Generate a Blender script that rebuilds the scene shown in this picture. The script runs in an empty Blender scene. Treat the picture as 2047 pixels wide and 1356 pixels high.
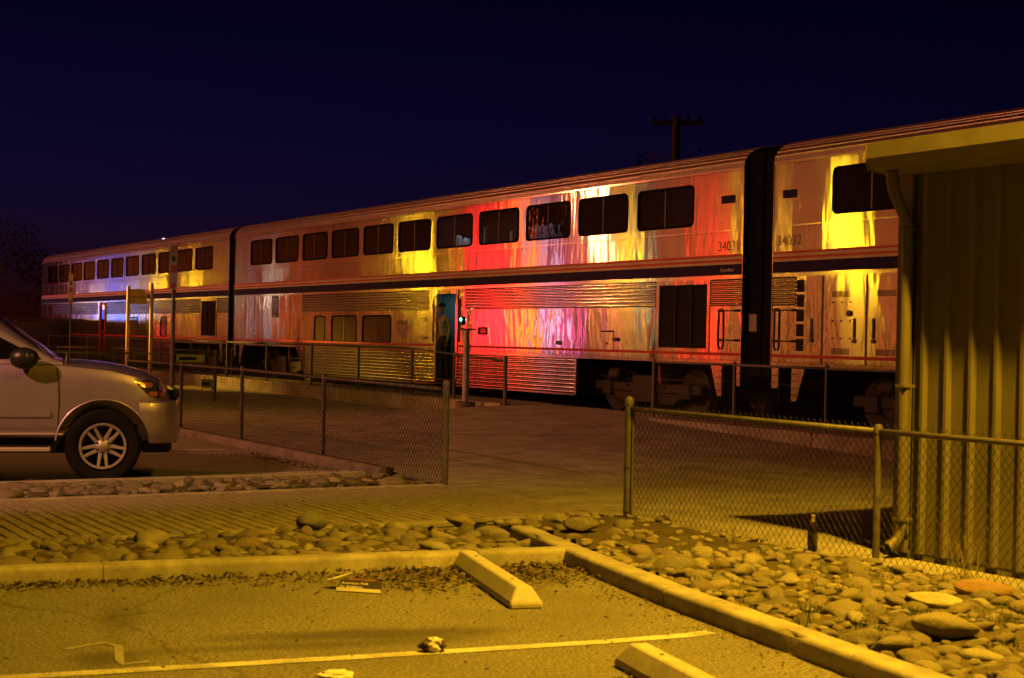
import bpy, bmesh, math, random
from mathutils import Vector, Matrix
import numpy as np
rnd = random.Random(7)
R = math.radians
sc = bpy.context.scene
COL = sc.collection

# ------------------------------------------------------------------ camera, sky, exposure
cam_d = bpy.data.cameras.new('camera'); cam = bpy.data.objects.new('camera', cam_d); COL.objects.link(cam)
cam_d.sensor_width = 36.0; cam_d.lens = 52.76; cam_d.clip_start = 0.1; cam_d.clip_end = 2000
cam.location = (0, 0, 1.6); cam.rotation_euler = (R(90), R(-1.2), 0)
cam_d.dof.use_dof = True; cam_d.dof.focus_distance = 29.0; cam_d.dof.aperture_fstop = 5.0
sc.camera = cam
world = bpy.data.worlds.new('World'); sc.world = world; world.use_nodes = True
_n = world.node_tree.nodes; _l = world.node_tree.links
_sky = _n.new('ShaderNodeTexSky'); _sky.sky_type = 'NISHITA'; _sky.sun_disc = False
_sky.sun_elevation = R(-3.0); _sky.sun_rotation = R(-28); _sky.altitude = 0; _sky.air_density = 1.0; _sky.dust_density = 0.3; _sky.ozone_density = 4.0
_mul = _n.new('ShaderNodeMix'); _mul.data_type = 'RGBA'; _mul.blend_type = 'MULTIPLY'; _mul.inputs[0].default_value = 1.0
_mul.inputs[7].default_value = (0.80, 0.25, 1.0, 1)
_l.new(_sky.outputs[0], _mul.inputs[6])
_tc = _n.new('ShaderNodeTexCoord'); _sx = _n.new('ShaderNodeSeparateXYZ'); _l.new(_tc.outputs['Generated'], _sx.inputs[0])
_rp = _n.new('ShaderNodeValToRGB'); _e = _rp.color_ramp.elements; _e[0].position = .05; _e[0].color = (1,1,1,1); _e[1].position = .26; _e[1].color = (.30,.30,.30,1); _l.new(_sx.outputs[2], _rp.inputs[0])
_m2 = _n.new('ShaderNodeMix'); _m2.data_type = 'RGBA'; _m2.blend_type = 'MULTIPLY'; _m2.inputs[0].default_value = 1.0
_l.new(_mul.outputs[2], _m2.inputs[6]); _l.new(_rp.outputs[0], _m2.inputs[7]); _l.new(_m2.outputs[2], _n['Background'].inputs[0])
_n['Background'].inputs[1].default_value = 0.10
vs = sc.view_settings; vs.view_transform = 'Standard'; vs.look = 'None'; vs.exposure = 0.0; vs.gamma = 1.0; vs.use_curve_mapping = False
sc.cycles.use_denoising = True
try: sc.cycles.denoiser = 'OPENIMAGEDENOISE'
except Exception: pass
sc.cycles.max_bounces = 6; sc.cycles.glossy_bounces = 4; sc.cycles.diffuse_bounces = 2; sc.cycles.transmission_bounces = 4
sc.cycles.caustics_reflective = False; sc.cycles.caustics_refractive = False
sc.cycles.sample_clamp_indirect = 4.0
sc.cycles.use_light_tree = True

# ------------------------------------------------------------------ site frame: s along the track (to the right), q metres from the train's side towards the street
TH = 0.5333075; U = Vector((math.sin(TH), -math.cos(TH), 0)); N = Vector((-math.cos(TH), -math.sin(TH), 0))
P0 = Vector((3.9973, 26.1781, 0)); ROT = math.atan2(U.y, U.x)
def W(s, q, z=0.0): return P0 + U * s + N * q + Vector((0, 0, z))

# ------------------------------------------------------------------ mesh helpers
class MB:
    def __init__(self): self.v = []; self.f = []; self.m = []
    def add(self, vs, fs, mi=0):
        b = len(self.v); self.v += [tuple(p) for p in vs]; self.f += [tuple(i + b for i in f) for f in fs]; self.m += [mi] * len(fs); return self
    def box(self, x0, x1, y0, y1, z0, z1, mi=0):
        return self.add([(x0,y0,z0),(x1,y0,z0),(x1,y1,z0),(x0,y1,z0),(x0,y0,z1),(x1,y0,z1),(x1,y1,z1),(x0,y1,z1)],
                        [(3,2,1,0),(4,5,6,7),(0,1,5,4),(1,2,6,5),(2,3,7,6),(3,0,4,7)], mi)
    def quad(self, a, b, c, d, mi=0): return self.add([a,b,c,d], [(0,1,2,3)], mi)
    def prism(self, pts, y0, y1, mi=0, axis='y'):
        n = len(pts)
        if axis == 'y': A = [(p[0], y0, p[1]) for p in pts]; B = [(p[0], y1, p[1]) for p in pts]
        elif axis == 'z': A = [(p[0], p[1], y0) for p in pts]; B = [(p[0], p[1], y1) for p in pts]
        else: A = [(y0, p[0], p[1]) for p in pts]; B = [(y1, p[0], p[1]) for p in pts]
        fs = [tuple(range(n))[::-1], tuple(range(n, 2*n))] + [(i, (i+1) % n, (i+1) % n + n, i + n) for i in range(n)]
        return self.add(A + B, fs, mi)
    def tube(self, pts, r, n=6, mi=0, caps=True):
        pts = [Vector(p) for p in pts]; rs = r if isinstance(r, (list, tuple)) else [r] * len(pts); vs = []; up = Vector((0,0,1))
        for i, p in enumerate(pts):
            d = (pts[min(i+1, len(pts)-1)] - pts[max(i-1, 0)]).normalized()
            a = d.cross(up if abs(d.z) < .9 else Vector((1,0,0))).normalized(); b = d.cross(a)
            for k in range(n):
                t = 2*math.pi*k/n; vs.append(p + (a*math.cos(t) + b*math.sin(t)) * rs[i])
        fs = [(i*n+k, i*n+(k+1) % n, (i+1)*n+(k+1) % n, (i+1)*n+k) for i in range(len(pts)-1) for k in range(n)]
        if caps: fs += [tuple(range(n))[::-1], tuple(range((len(pts)-1)*n, len(pts)*n))]
        return self.add(vs, fs, mi)
    def lathe(self, prof, n=16, c=(0,0,0), axis='z', mi=0, caps=True):
        vs = []
        for (r, h) in prof:
            for k in range(n):
                t = 2*math.pi*k/n; a, b = r*math.cos(t), r*math.sin(t)
                vs.append((c[0]+a, c[1]+b, c[2]+h) if axis == 'z' else (c[0]+a, c[1]+h, c[2]+b) if axis == 'y' else (c[0]+h, c[1]+a, c[2]+b))
        fs = [(i*n+k, i*n+(k+1) % n, (i+1)*n+(k+1) % n, (i+1)*n+k) for i in range(len(prof)-1) for k in range(n)]
        if caps: fs += [tuple(range(n))[::-1], tuple(range((len(prof)-1)*n, len(prof)*n))]
        return self.add(vs, fs, mi)
    def ell(self, c, r, nu=10, nv=7, mi=0):
        prof = [(math.sin(math.pi*i/nv), -math.cos(math.pi*i/nv)) for i in range(nv+1)]; vs = []
        for (a, h) in prof:
            a = max(a, .01)
            for k in range(nu): t = 2*math.pi*k/nu; vs.append((c[0]+r[0]*a*math.cos(t), c[1]+r[1]*a*math.sin(t), c[2]+r[2]*h))
        fs = [(i*nu+k, i*nu+(k+1) % nu, (i+1)*nu+(k+1) % nu, (i+1)*nu+k) for i in range(nv) for k in range(nu)]
        fs += [tuple(range(nu))[::-1], tuple(range(nv*nu, (nv+1)*nu))]
        return self.add(vs, fs, mi)
    def mesh(self, name, mats, smooth=False, fix=True):
        me = bpy.data.meshes.new(name); me.from_pydata(self.v, [], self.f)
        if not isinstance(mats, (list, tuple)): mats = [mats]
        for m in mats: me.materials.append(m)
        if len(mats) > 1: me.polygons.foreach_set('material_index', self.m)
        me.update()
        if fix:
            bm = bmesh.new(); bm.from_mesh(me); bmesh.ops.recalc_face_normals(bm, faces=bm.faces); bm.to_mesh(me); bm.free()
        if smooth: me.shade_smooth() if hasattr(me, 'shade_smooth') else None
        return me
    def build(self, name, mats, parent=None, smooth=False, fix=True, bevel=0, auto=None):
        me = self.mesh(name, mats, smooth, fix)
        if bevel:
            bm = bmesh.new(); bm.from_mesh(me)
            bmesh.ops.bevel(bm, geom=bm.edges[:], offset=bevel, segments=1, affect='EDGES', clamp_overlap=True); bm.to_mesh(me); bm.free()
        if auto is not None: me.shade_auto_smooth(angle=R(auto)) if hasattr(me, 'shade_auto_smooth') else me.set_sharp_from_angle(angle=R(auto))
        return link(name, me, parent)
def link(name, me, parent=None):
    o = bpy.data.objects.new(name, me); COL.objects.link(o)
    if parent is not None: o.parent = parent
    return o
def tag(o, label=None, cat=None, group=None, kind=None):
    if label: o['label'] = label
    if cat: o['category'] = cat
    if group: o['group'] = group
    if kind: o['kind'] = kind
    return o
def empty(name, loc=(0,0,0), rz=0.0):
    o = bpy.data.objects.new(name, None); COL.objects.link(o); o.location = loc; o.rotation_euler = (0,0,rz); o.empty_display_size = .2; return o
def site_empty(name, s=0, q=0, z=0): return empty(name, W(s, q, z), ROT)
def text_mesh(txt, size, extrude=0.002, shear=0.0, align='LEFT', spacing=1.0):
    cu = bpy.data.curves.new('t', 'FONT'); cu.body = txt; cu.size = size; cu.extrude = extrude; cu.shear = shear; cu.align_x = align; cu.space_character = spacing; cu.resolution_u = 3
    o = bpy.data.objects.new('t', cu); COL.objects.link(o); bpy.context.view_layer.update()
    me = bpy.data.meshes.new_from_object(o.evaluated_get(bpy.context.evaluated_depsgraph_get()))
    bpy.data.objects.remove(o); bpy.data.curves.remove(cu); return me
def lettering(name, txt, size, loc, mat, parent, rot=(R(90),0,0), **k):
    me = text_mesh(txt, size, **k); me.name = name; me.materials.clear(); me.materials.append(mat)
    o = link(name, me, parent); o.location = loc; o.rotation_euler = rot; return o
def rrect(x0, x1, z0, z1, r, n=4):
    pts = []
    for (cx, cz, a0) in ((x1-r, z1-r, 0), (x0+r, z1-r, 90), (x0+r, z0+r, 180), (x1-r, z0+r, 270)):
        for k in range(n+1): t = R(a0 + 90*k/n); pts.append((cx + r*math.cos(t), cz + r*math.sin(t)))
    return pts
def ring(mb, outer, inner, y0, y1, mi=0):
    n = len(outer); vs = [(p[0],y0,p[1]) for p in outer] + [(p[0],y0,p[1]) for p in inner] + [(p[0],y1,p[1]) for p in outer] + [(p[0],y1,p[1]) for p in inner]
    fs = []
    for i in range(n):
        j = (i+1) % n; fs += [(i,j,n+j,n+i), (i,j,2*n+j,2*n+i), (n+i,n+j,3*n+j,3*n+i), (2*n+i,2*n+j,3*n+j,3*n+i)]
    return mb.add(vs, fs, mi)

# ------------------------------------------------------------------ materials
def mat(name):
    m = bpy.data.materials.new(name); m.use_nodes = True; return m
class NT:
    def __init__(self, m): self.t = m.node_tree; self.n = self.t.nodes; self.b = self.n.get('Principled BSDF'); self.out = self.n.get('Material Output')
    def new(self, typ, **k):
        x = self.n.new('ShaderNode' + typ)
        for a, b in k.items(): setattr(x, a, b)
        return x
    def link(self, a, b): self.t.links.new(a, b)
    def coord(self, kind='Object', scale=(1,1,1), loc=(0,0,0), rot=(0,0,0)):
        c = self.new('TexCoord'); m = self.new('Mapping'); m.inputs['Scale'].default_value = scale; m.inputs['Location'].default_value = loc; m.inputs['Rotation'].default_value = rot
        self.link(c.outputs[kind], m.inputs[0]); return m.outputs[0]
    def noise(self, vec, scale=5., detail=4., rough=.6, dist=0.):
        x = self.new('TexNoise'); x.inputs['Scale'].default_value = scale; x.inputs['Detail'].default_value = detail; x.inputs['Roughness'].default_value = rough; x.inputs['Distortion'].default_value = dist
        self.link(vec, x.inputs['Vector']); return x.outputs['Fac']
    def ramp(self, fac, stops):
        x = self.new('ValToRGB'); e = x.color_ramp.elements
        while len(e) < len(stops): e.new(.5)
        for i, (p, c) in enumerate(stops): e[i].position = p; e[i].color = (c[0], c[1], c[2], 1) if not isinstance(c, (int, float)) else (c, c, c, 1)
        self.link(fac, x.inputs[0]); return x.outputs[0]
    def mix(self, fac, a, b, blend='MIX'):
        x = self.new('Mix', data_type='RGBA', blend_type=blend)
        for s, i in ((fac, 0), (a, 6), (b, 7)):
            if hasattr(s, 'is_output'): self.link(s, x.inputs[i])
            else: x.inputs[i].default_value = s if i == 0 else (s[0], s[1], s[2], 1)
        return x.outputs[2]
    def math(self, op, a, b=0.0, c=None, clamp=False):
        x = self.new('Math', operation=op, use_clamp=clamp)
        for i, s in enumerate((a, b, c)):
            if s is None: continue
            if hasattr(s, 'is_output'): self.link(s, x.inputs[i])
            else: x.inputs[i].default_value = s
        return x.outputs[0]
    def bump(self, h, dist=.01, strength=1., normal=None):
        x = self.new('Bump'); x.inputs['Distance'].default_value = dist; x.inputs['Strength'].default_value = strength
        self.link(h, x.inputs['Height'])
        if normal is not None: self.link(normal, x.inputs['Normal'])
        return x.outputs[0]
def simple(name, col, rough=.6, metal=0., noise=.25, nscale=6., bump=0., bscale=40., coat=0., spec=.5):
    m = mat(name); t = NT(m); b = t.b; v = t.coord()
    if noise:
        f = t.noise(v, nscale, 5.)
        lo = tuple(c*(1-noise) for c in col); hi = tuple(min(1, c*(1+noise)) for c in col)
        t.link(t.ramp(f, [(.3, lo), (.7, hi)]), b.inputs['Base Color'])
    else: b.inputs['Base Color'].default_value = (*col, 1)
    b.inputs['Roughness'].default_value = rough; b.inputs['Metallic'].default_value = metal; b.inputs['Coat Weight'].default_value = coat; b.inputs['Specular IOR Level'].default_value = spec
    if noise: 
        rr = t.math('MULTIPLY_ADD', t.noise(v, nscale*2.3, 3.), rough*.5, rough*.75); t.link(rr, b.inputs['Roughness'])
    if bump: t.link(t.bump(t.noise(v, bscale, 4.), bump), b.inputs['Normal'])
    return m
def emit(name, col, strength, pattern=None):
    m = mat(name); t = NT(m); t.b.inputs['Base Color'].default_value = (col[0]*.6, col[1]*.6, col[2]*.6, 1)
    t.b.inputs['Emission Color'].default_value = (*col, 1); t.b.inputs['Emission Strength'].default_value = strength
    if pattern:
        f = t.ramp(t.noise(t.coord('Object', pattern), 1., 2.), [(.35, .15), (.6, 1.)]); t.link(t.math('MULTIPLY', f, strength), t.b.inputs['Emission Strength'])
    return m
def steel(name, av, ah, dirt=.22, bumps=((2.4,.4,.0010),(9.,1.3,.0004)), col=(.62,.60,.57), dcol=(.36,.31,.26)):
    """polished stainless sheet, brushed along the car so that lights smear vertically"""
    m = mat(name); t = NT(m); v0 = t.new('TexCoord').outputs['Object']; h = None
    for (sx, sz, d) in bumps:
        mp = t.new('Mapping'); mp.inputs['Scale'].default_value = (sx, 1, sz); t.link(v0, mp.inputs[0])
        nz = t.math('MULTIPLY', t.noise(mp.outputs[0], 1., 2., .5, .4), d / .001)
        h = nz if h is None else t.math('ADD', h, nz)
    nrm = t.bump(h, .001)
    g = t.new('BsdfAnisotropic') if hasattr(bpy.types, 'ShaderNodeBsdfAnisotropic') else t.new('BsdfGlossy')
    r2 = math.sqrt(av*ah); g.inputs['Roughness'].default_value = math.sqrt(r2); g.inputs['Anisotropy'].default_value = 1 - math.sqrt(ah/av)
    g.distribution = 'GGX'
    tg = t.new('CombineXYZ'); 
    for i in range(3): tg.inputs[i].default_value = U[i]
    t.link(tg.outputs[0], g.inputs['Tangent']); t.link(nrm, g.inputs['Normal'])
    vs_ = t.coord('Object', (1.4, 1, .25)); stain = t.noise(vs_, 3., 6., .65)
    t.link(t.ramp(stain, [(.25, tuple(c*.72 for c in col)), (.75, col)]), g.inputs['Color'])
    d = t.new('BsdfDiffuse'); t.link(t.ramp(stain, [(.25, tuple(c*.6 for c in dcol)), (.8, dcol)]), d.inputs['Color'])
    mx = t.new('MixShader'); t.link(t.math('MULTIPLY_ADD', stain, dirt*.6, dirt*.6), mx.inputs[0]); t.link(g.outputs[0], mx.inputs[1]); t.link(d.outputs[0], mx.inputs[2])
    t.link(mx.outputs[0], t.out.inputs[0]); t.n.remove(t.b); return m
M = {}
M['steel'] = steel('stainless_upper', .08, .0035, .12, ((2.1,.45,.0042),(5.,.7,.0016)))
M['steel_low'] = steel('stainless_lower', .04, .0028, .10, ((1.5,.8,.0065),(4.5,1.4,.0024)))
M['steel_flute'] = steel('stainless_fluted', .03, .012, .12, ((3.,1.,.0004),))
M['steel_roof'] = steel('stainless_roof', .12, .08, .40, ((1.,1.,.0002),), (.58,.54,.52), (.42,.30,.26))
M['rubber'] = simple('black_rubber', (.006,.0055,.0055), .95, spec=.1)
M['blackmetal'] = simple('black_metal', (.02,.018,.017), .45, .3)
M['truckmetal'] = simple('grimy_cast_steel', (.018,.015,.013), .7, .2, .4, 9., .01, 30.)
M['red'] = simple('red_stripe', (.38,.018,.016), .4, 0, .12, 2., spec=.2)
M['white_stripe'] = simple('white_stripe', (.42,.36,.28), .4, 0, .1, 2., spec=.2)
M['blue'] = simple('blue_stripe', (.022,.014,.085), .45, 0, .15, 2., spec=.02)
M['ink'] = simple('dark_lettering', (.02,.018,.03), .4)
M['ink_pale'] = simple('pale_lettering', (.40,.36,.36), .4)
M['ink_logo'] = simple('logo_blue', (.05,.035,.06), .35)
def glass(name, col, rough, bump):
    m = mat(name); t = NT(m); t.b.inputs['Base Color'].default_value = (*col, 1); t.b.inputs['Roughness'].default_value = rough; t.b.inputs['IOR'].default_value = 1.17
    t.link(t.bump(t.noise(t.coord('Object', (2.2,1,1.1)), 2.4, 2., .5, .6), bump), t.b.inputs['Normal']); return m
M['pane'] = glass('dark_train_glass', (.004,.004,.005), .015, .0022)
def clear_glass():
    m = mat('clear_train_glass'); t = NT(m); tr = t.new('BsdfTransparent'); tr.inputs[0].default_value = (.75,.78,.8,1); g = t.new('BsdfGlossy'); g.inputs['Roughness'].default_value = .02; mx = t.new('MixShader'); mx.inputs[0].default_value = .05
    t.link(tr.outputs[0], mx.inputs[1]); t.link(g.outputs[0], mx.inputs[2]); t.link(mx.outputs[0], t.out.inputs[0]); t.n.remove(t.b); return m
M['pane_clear'] = clear_glass()
M['pane_reflection'] = glass('painted_reflection_glass', (.10,.085,.045), .03, .0030)  # olive base colour stands in for lit ground mirrored in the glass
M['vestibule'] = simple('vestibule_teal_panel', (.16,.30,.34), .55, 0, .12)
M['louver'] = simple('louver_black', (.016,.013,.011), .7)
M['asphalt_far'] = simple('asphalt_plain', (.07,.066,.06), .95, 0, .3, 1.2, .004, 120.)
# ------------------------------------------------------------------ ground materials
def asphalt_mat():
    m = mat('parking_asphalt'); t = NT(m); v = t.coord()
    fine = t.noise(v, 48., 4., .9); mid = t.noise(v, 9., 5., .6); big = t.noise(v, .9, 4., .55)
    col = t.ramp(fine, [(.38, (.03,.027,.022)), (.46, (.14,.13,.11)), (.54, (.20,.186,.16)), (.64, (.42,.39,.33))])
    col = t.mix(t.ramp(mid, [(.35, .0), (.7, .35)]), col, (.11,.10,.085))
    col = t.mix(t.ramp(big, [(.42, .0), (.65, .4)]), col, (.10,.09,.075))
    vo = t.new('TexVoronoi', feature='DISTANCE_TO_EDGE'); vo.inputs['Scale'].default_value = .16
    wv = t.new('VectorMath', operation='ADD'); wn = t.new('TexNoise'); wn.inputs['Scale'].default_value = 3.; wn.inputs['Detail'].default_value = 5.; t.link(v, wn.inputs['Vector'])
    sc3 = t.new('VectorMath', operation='SCALE'); sc3.inputs['Scale'].default_value = .35; t.link(wn.outputs['Color'], sc3.inputs[0]); t.link(v, wv.inputs[0]); t.link(sc3.outputs[0], wv.inputs[1]); t.link(wv.outputs[0], vo.inputs['Vector'])
    crack = t.ramp(vo.outputs['Distance'], [(.0, .45), (.0012, .3), (.0025, 0.)]); col = t.mix(crack, col, (.03,.026,.02))
    # oil and tyre stains with a shape of their own
    sep = t.new('SeparateXYZ'); t.link(v, sep.inputs[0])
    wob = t.math('MULTIPLY_ADD', t.noise(v, 2.2, 4.), .7, -.35)
    for (cx, cy, ax, ay, rot, k) in ((-.75,8.05,1.05,.20,.25,.75), (-.95,7.75,1.2,.13,.3,.55), (-1.95,7.3,.22,.24,0,.7), (-2.15,8.3,.16,.7,.25,.4), (.1,9.35,.5,.35,0,.25)):
        dx = t.math('SUBTRACT', sep.outputs[0], cx); dy = t.math('SUBTRACT', sep.outputs[1], cy); c, s = math.cos(rot), math.sin(rot)
        a = t.math('DIVIDE', t.math('ADD', t.math('MULTIPLY', dx, c), t.math('MULTIPLY', dy, s)), ax)
        b = t.math('DIVIDE', t.math('SUBTRACT', t.math('MULTIPLY', dy, c), t.math('MULTIPLY', dx, s)), ay)
        d = t.math('ADD', t.math('SQRT', t.math('ADD', t.math('MULTIPLY', a, a), t.math('MULTIPLY', b, b))), wob)
        col = t.mix(t.ramp(d, [(.35, k), (1.0, 0.)]), col, (.055,.048,.038))
    t.link(col, t.b.inputs['Base Color']); t.b.inputs['Roughness'].default_value = .93; t.b.inputs['Specular IOR Level'].default_value = .25
    h = t.math('ADD', t.math('MULTIPLY', fine, .6), t.math('MULTIPLY', mid, .5)); t.link(t.bump(h, .014), t.b.inputs['Normal']); return m
def concrete_mat(name, col, nsc=3., stain=(.5,.35), bump=.003):
    m = mat(name); t = NT(m); v = t.coord(); fine = t.noise(v, 90., 4., .7); mid = t.noise(v, nsc, 7., .65); big = t.noise(v, nsc*.25, 4., .6)
    c = t.ramp(fine, [(.3, tuple(x*.80 for x in col)), (.7, tuple(min(1, x*1.12) for x in col))])
    c = t.mix(t.ramp(mid, [(.44, 0.), (.62, stain[0])]), c, tuple(x*.42 for x in col)); c = t.mix(t.ramp(big, [(.46, 0.), (.60, stain[1])]), c, tuple(x*.55 for x in col)); c = t.mix(t.ramp(t.noise(v, nsc*6, 3., .7), [(.60, 0.), (.70, .5)]), c, tuple(x*.3 for x in col))
    t.link(c, t.b.inputs['Base Color']); t.b.inputs['Roughness'].default_value = .9; t.b.inputs['Specular IOR Level'].default_value = .3
    t.link(t.bump(t.math('ADD', t.math('MULTIPLY', fine, .5), mid), bump), t.b.inputs['Normal']); return m
def varied(name, cols, rough=.85, bump=.004, bscale=30., amount=.35):
    """base colour picked per object, grain on top"""
    m = mat(name); t = NT(m); oi = t.new('ObjectInfo'); v = t.coord(); n = len(cols)
    base = t.ramp(oi.outputs['Random'], [((i+.5)/n, c) for i, c in enumerate(cols)])
    g = t.noise(v, bscale, 5., .65); g2 = t.noise(v, bscale*.2, 3., .6)
    c = t.mix(t.ramp(g, [(.3, amount), (.6, 0.)]), base, (.03,.026,.02)); c = t.mix(t.ramp(g2, [(.45, 0.), (.7, .45)]), c, (.22,.19,.14))
    t.link(c, t.b.inputs['Base Color']); t.b.inputs['Roughness'].default_value = rough; t.b.inputs['Specular IOR Level'].default_value = .35
    sp = t.noise(v, bscale*4, 3., .8); c = t.mix(t.ramp(sp, [(.55, 0.), (.7, .35)]), c, (.40,.37,.31)); t.link(c, t.b.inputs['Base Color'])
    t.link(t.bump(t.math('ADD', g, t.math('MULTIPLY', g2, 2.)), bump), t.b.inputs['Normal']); return m
M['asphalt'] = asphalt_mat()
M['concrete'] = concrete_mat('plaza_concrete', (.33,.30,.26), 2.2, (.55,.55), .004)
M['kerb'] = concrete_mat('kerb_concrete', (.36,.33,.28), 4., (.6,.45), .005)
M['kerb_dark'] = concrete_mat('old_kerb_concrete', (.16,.14,.125), 4., (.6,.45), .006)
M['edging'] = concrete_mat('edging_concrete', (.33,.30,.26), 4., (.5,.4), .004)
M['stop'] = concrete_mat('wheel_stop_concrete', (.44,.41,.36), 6., (.25,.3), .002)
M['foundation'] = concrete_mat('joint_dirt', (.05,.045,.035), 5., (.3,.3))
M['soil'] = concrete_mat('dry_soil', (.10,.08,.052), 7., (.5,.5), .02)
M['ballast'] = concrete_mat('track_ballast', (.05,.045,.04), 12., (.5,.5), .03)
M['paver'] = varied('brick_paver', [(.22,.19,.155), (.28,.235,.185), (.25,.205,.16), (.31,.265,.21)], .85, .003, 60., .4)
M['stone'] = varied('river_cobble', [(.14,.122,.095), (.21,.185,.145), (.10,.09,.08), (.165,.125,.09), (.30,.27,.22), (.13,.118,.105), (.145,.105,.075), (.20,.18,.155)], .72, .004, 22., .45)
M['paint'] = None
def paint_mat():
    m = mat('worn_white_paint'); t = NT(m); v = t.coord('Object'); f = t.noise(v, 60., 5., .75); g = t.noise(v, 5., 4.)
    k = t.math('ADD', t.math('MULTIPLY', f, .8), t.math('MULTIPLY', g, .5)); c = t.mix(t.ramp(k, [(.52, 0.), (.74, .75)]), (.62,.60,.54), (.15,.14,.12))
    t.link(c, t.b.inputs['Base Color']); t.b.inputs['Roughness'].default_value = .8; t.link(t.bump(t.noise(v, 150., 3.), .003), t.b.inputs['Normal']); return m
M['paint'] = paint_mat()

# ------------------------------------------------------------------ ground sheets
tag(MB().quad((-400,-300,0),(400,-300,0),(400,600,0),(-400,600,0)).build('ground', M['asphalt']), kind='structure')
def zg(s, q):
    g = 1.0 if -4.97 <= s <= 0.0 else (1 - s/7.0 if 0 < s < 7.0 else 0.0)
    return .02 + max(0, .31*(1-(max(q, 1.0)-1.0)/7.4))*g
plaza = site_empty('plaza'); tag(plaza, kind='structure')
bl = MB(); bl.quad((-60,-9.17,.008),(40,-9.17,.008),(40,-1.0,.008),(-60,-1.0,.008)).build('bedding', M['foundation'], plaza)
ss = [-36,-33,-30,-27,-24,-21.2,-18.2,-15.2,-12.2,-9.2,-4.96,-2.5,0.0,2.4,4.7,7.0,9.6,12.1,15.1,18.1,21.1]
for i in range(len(ss)-1):
    ramp = -4.97 <= ss[i] and ss[i+1] <= 7.05
    if ss[i] > 12: qs = [8.45, 9.12]
    else: qs = ([1.0] if ss[i] < -.1 else [1.98]) + [3.2, 5.2, 7.1, 9.14] if ramp else [1.98, 4.2, 6.6, 9.14]
    for j in range(len(qs)-1):
        a, b, c, d = ss[i]+.009, ss[i+1]-.009, qs[j]+.009, qs[j+1]-.009
        dz = rnd.uniform(-.002, .002); Z = (lambda s_, q_: zg(s_, q_)+dz) if ramp else (lambda s_, q_: .02+dz)
        MB().add([(a,-c,.0),(b,-c,.0),(b,-d,.0),(a,-d,.0),(a,-c,Z(a,c)),(b,-c,Z(b,c)),(b,-d,Z(b,d)),(a,-d,Z(a,d))], [(0,1,2,3),(4,5,6,7),(0,1,5,4),(1,2,6,5),(2,3,7,6),(3,0,4,7)]).build('slab', M['concrete'], plaza)
plat = site_empty('platform'); tag(plat, kind='structure')
for (a0, a1, st) in ((-60.98, -4.98, 4.0), (0.02, 36.0, 4.0)):
    x = a0
    while x < a1 - .1:
        x1 = min(x + st, a1); MB().box(x+.005, x1-.005, -1.95, -.72, .0, .33).build('platform_slab', M['concrete'], plat, bevel=.012); x = x1
track = site_empty('railway_track'); tag(track, kind='structure')
MB().quad((-140,-.70,.012),(60,-.70,.012),(60,6.5,.012),(-140,6.5,.012)).build('ballast_bed', M['ballast'], track)
for y in (.83, 2.27):
    MB().prism([(y-.07,.03),(y+.07,.03),(y+.015,.06),(y+.015,.14),(y+.036,.15),(y+.036,.19),(y-.036,.19),(y-.036,.15),(y-.015,.14),(y-.015,.06)], -140, 60, axis='x').build('rail', M['truckmetal'], track)

# ------------------------------------------------------------------ brick walkway
walk = site_empty('walkway'); tag(walk, kind='structure')
MB().quad((6.5,-24,.006),(9.2,-24,.006),(9.2,-9.17,.006),(6.5,-9.17,.006)).build('bedding', M['foundation'], walk)
def brick_mesh():
    mb = MB(); a, b, c = .0965, .0465, .005
    mb.add([(-a,-b,0),(a,-b,0),(a,b,0),(-a,b,0),(-a,-b,.030),(a,-b,.030),(a,b,.030),(-a,b,.030),(-a+c,-b+c,.036),(a-c,-b+c,.036),(a-c,b-c,.036),(-a+c,b-c,.036)],
           [(0,1,5,4),(1,2,6,5),(2,3,7,6),(3,0,4,7),(4,5,9,8),(5,6,10,9),(6,7,11,10),(7,4,8,11),(8,9,10,11)]); return mb
bme = brick_mesh().mesh('brick', M['paver']); slots = []
camS = Vector((20.51, -16.75))
q = 9.235; row = 0
while q < 22:
    x = 6.5 + (.1 if row % 2 == 0 else 0.2)
    while x < 9.2:
        slots.append((x, -q)); x += .2
    q += .1085; row += 1
def inview(p):
    w = W(p[0], -p[1]); return abs(w.x) / max(w.y, .1) < .345
slots.sort(key=lambda p: ((Vector(p) - camS).length if inview(p) else 99))
def jit(): return rnd.uniform(-1, 1)
for (x, y) in slots[:300]:
    o = link('brick', bme, walk); o.location = (x + jit()*.0015, y + jit()*.002, .004 + jit()*.0018); o.rotation_euler = (jit()*.012, jit()*.012, jit()*.008)
rest = MB(); bb = brick_mesh()
for (x, y) in slots[300:]:
    dx, dy, dz = jit()*.0015, jit()*.002, .004 + jit()*.0018; rest.add([(p[0]+x+dx, p[1]+y+dy, p[2]+dz) for p in bb.v], bb.f)
tag(rest.build('brick_field', varied('brick_paver_far', [(.25,.215,.17)]*2, .85, .003, 60., .4), walk), kind='stuff')
for nm, x in (('walkway_edging', 6.42), ('walkway_edging', 9.28)):
    e = site_empty(nm); tag(e, kind='structure'); qq = 9.25
    while qq < 23:
        q1 = qq + 2.4; MB().box(x-.07, x+.07, -q1+.004, -qq-.004, 0, .045 if x < 7 else .05).build('edging_piece', M['edging'], e, bevel=.01); qq = q1

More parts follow.
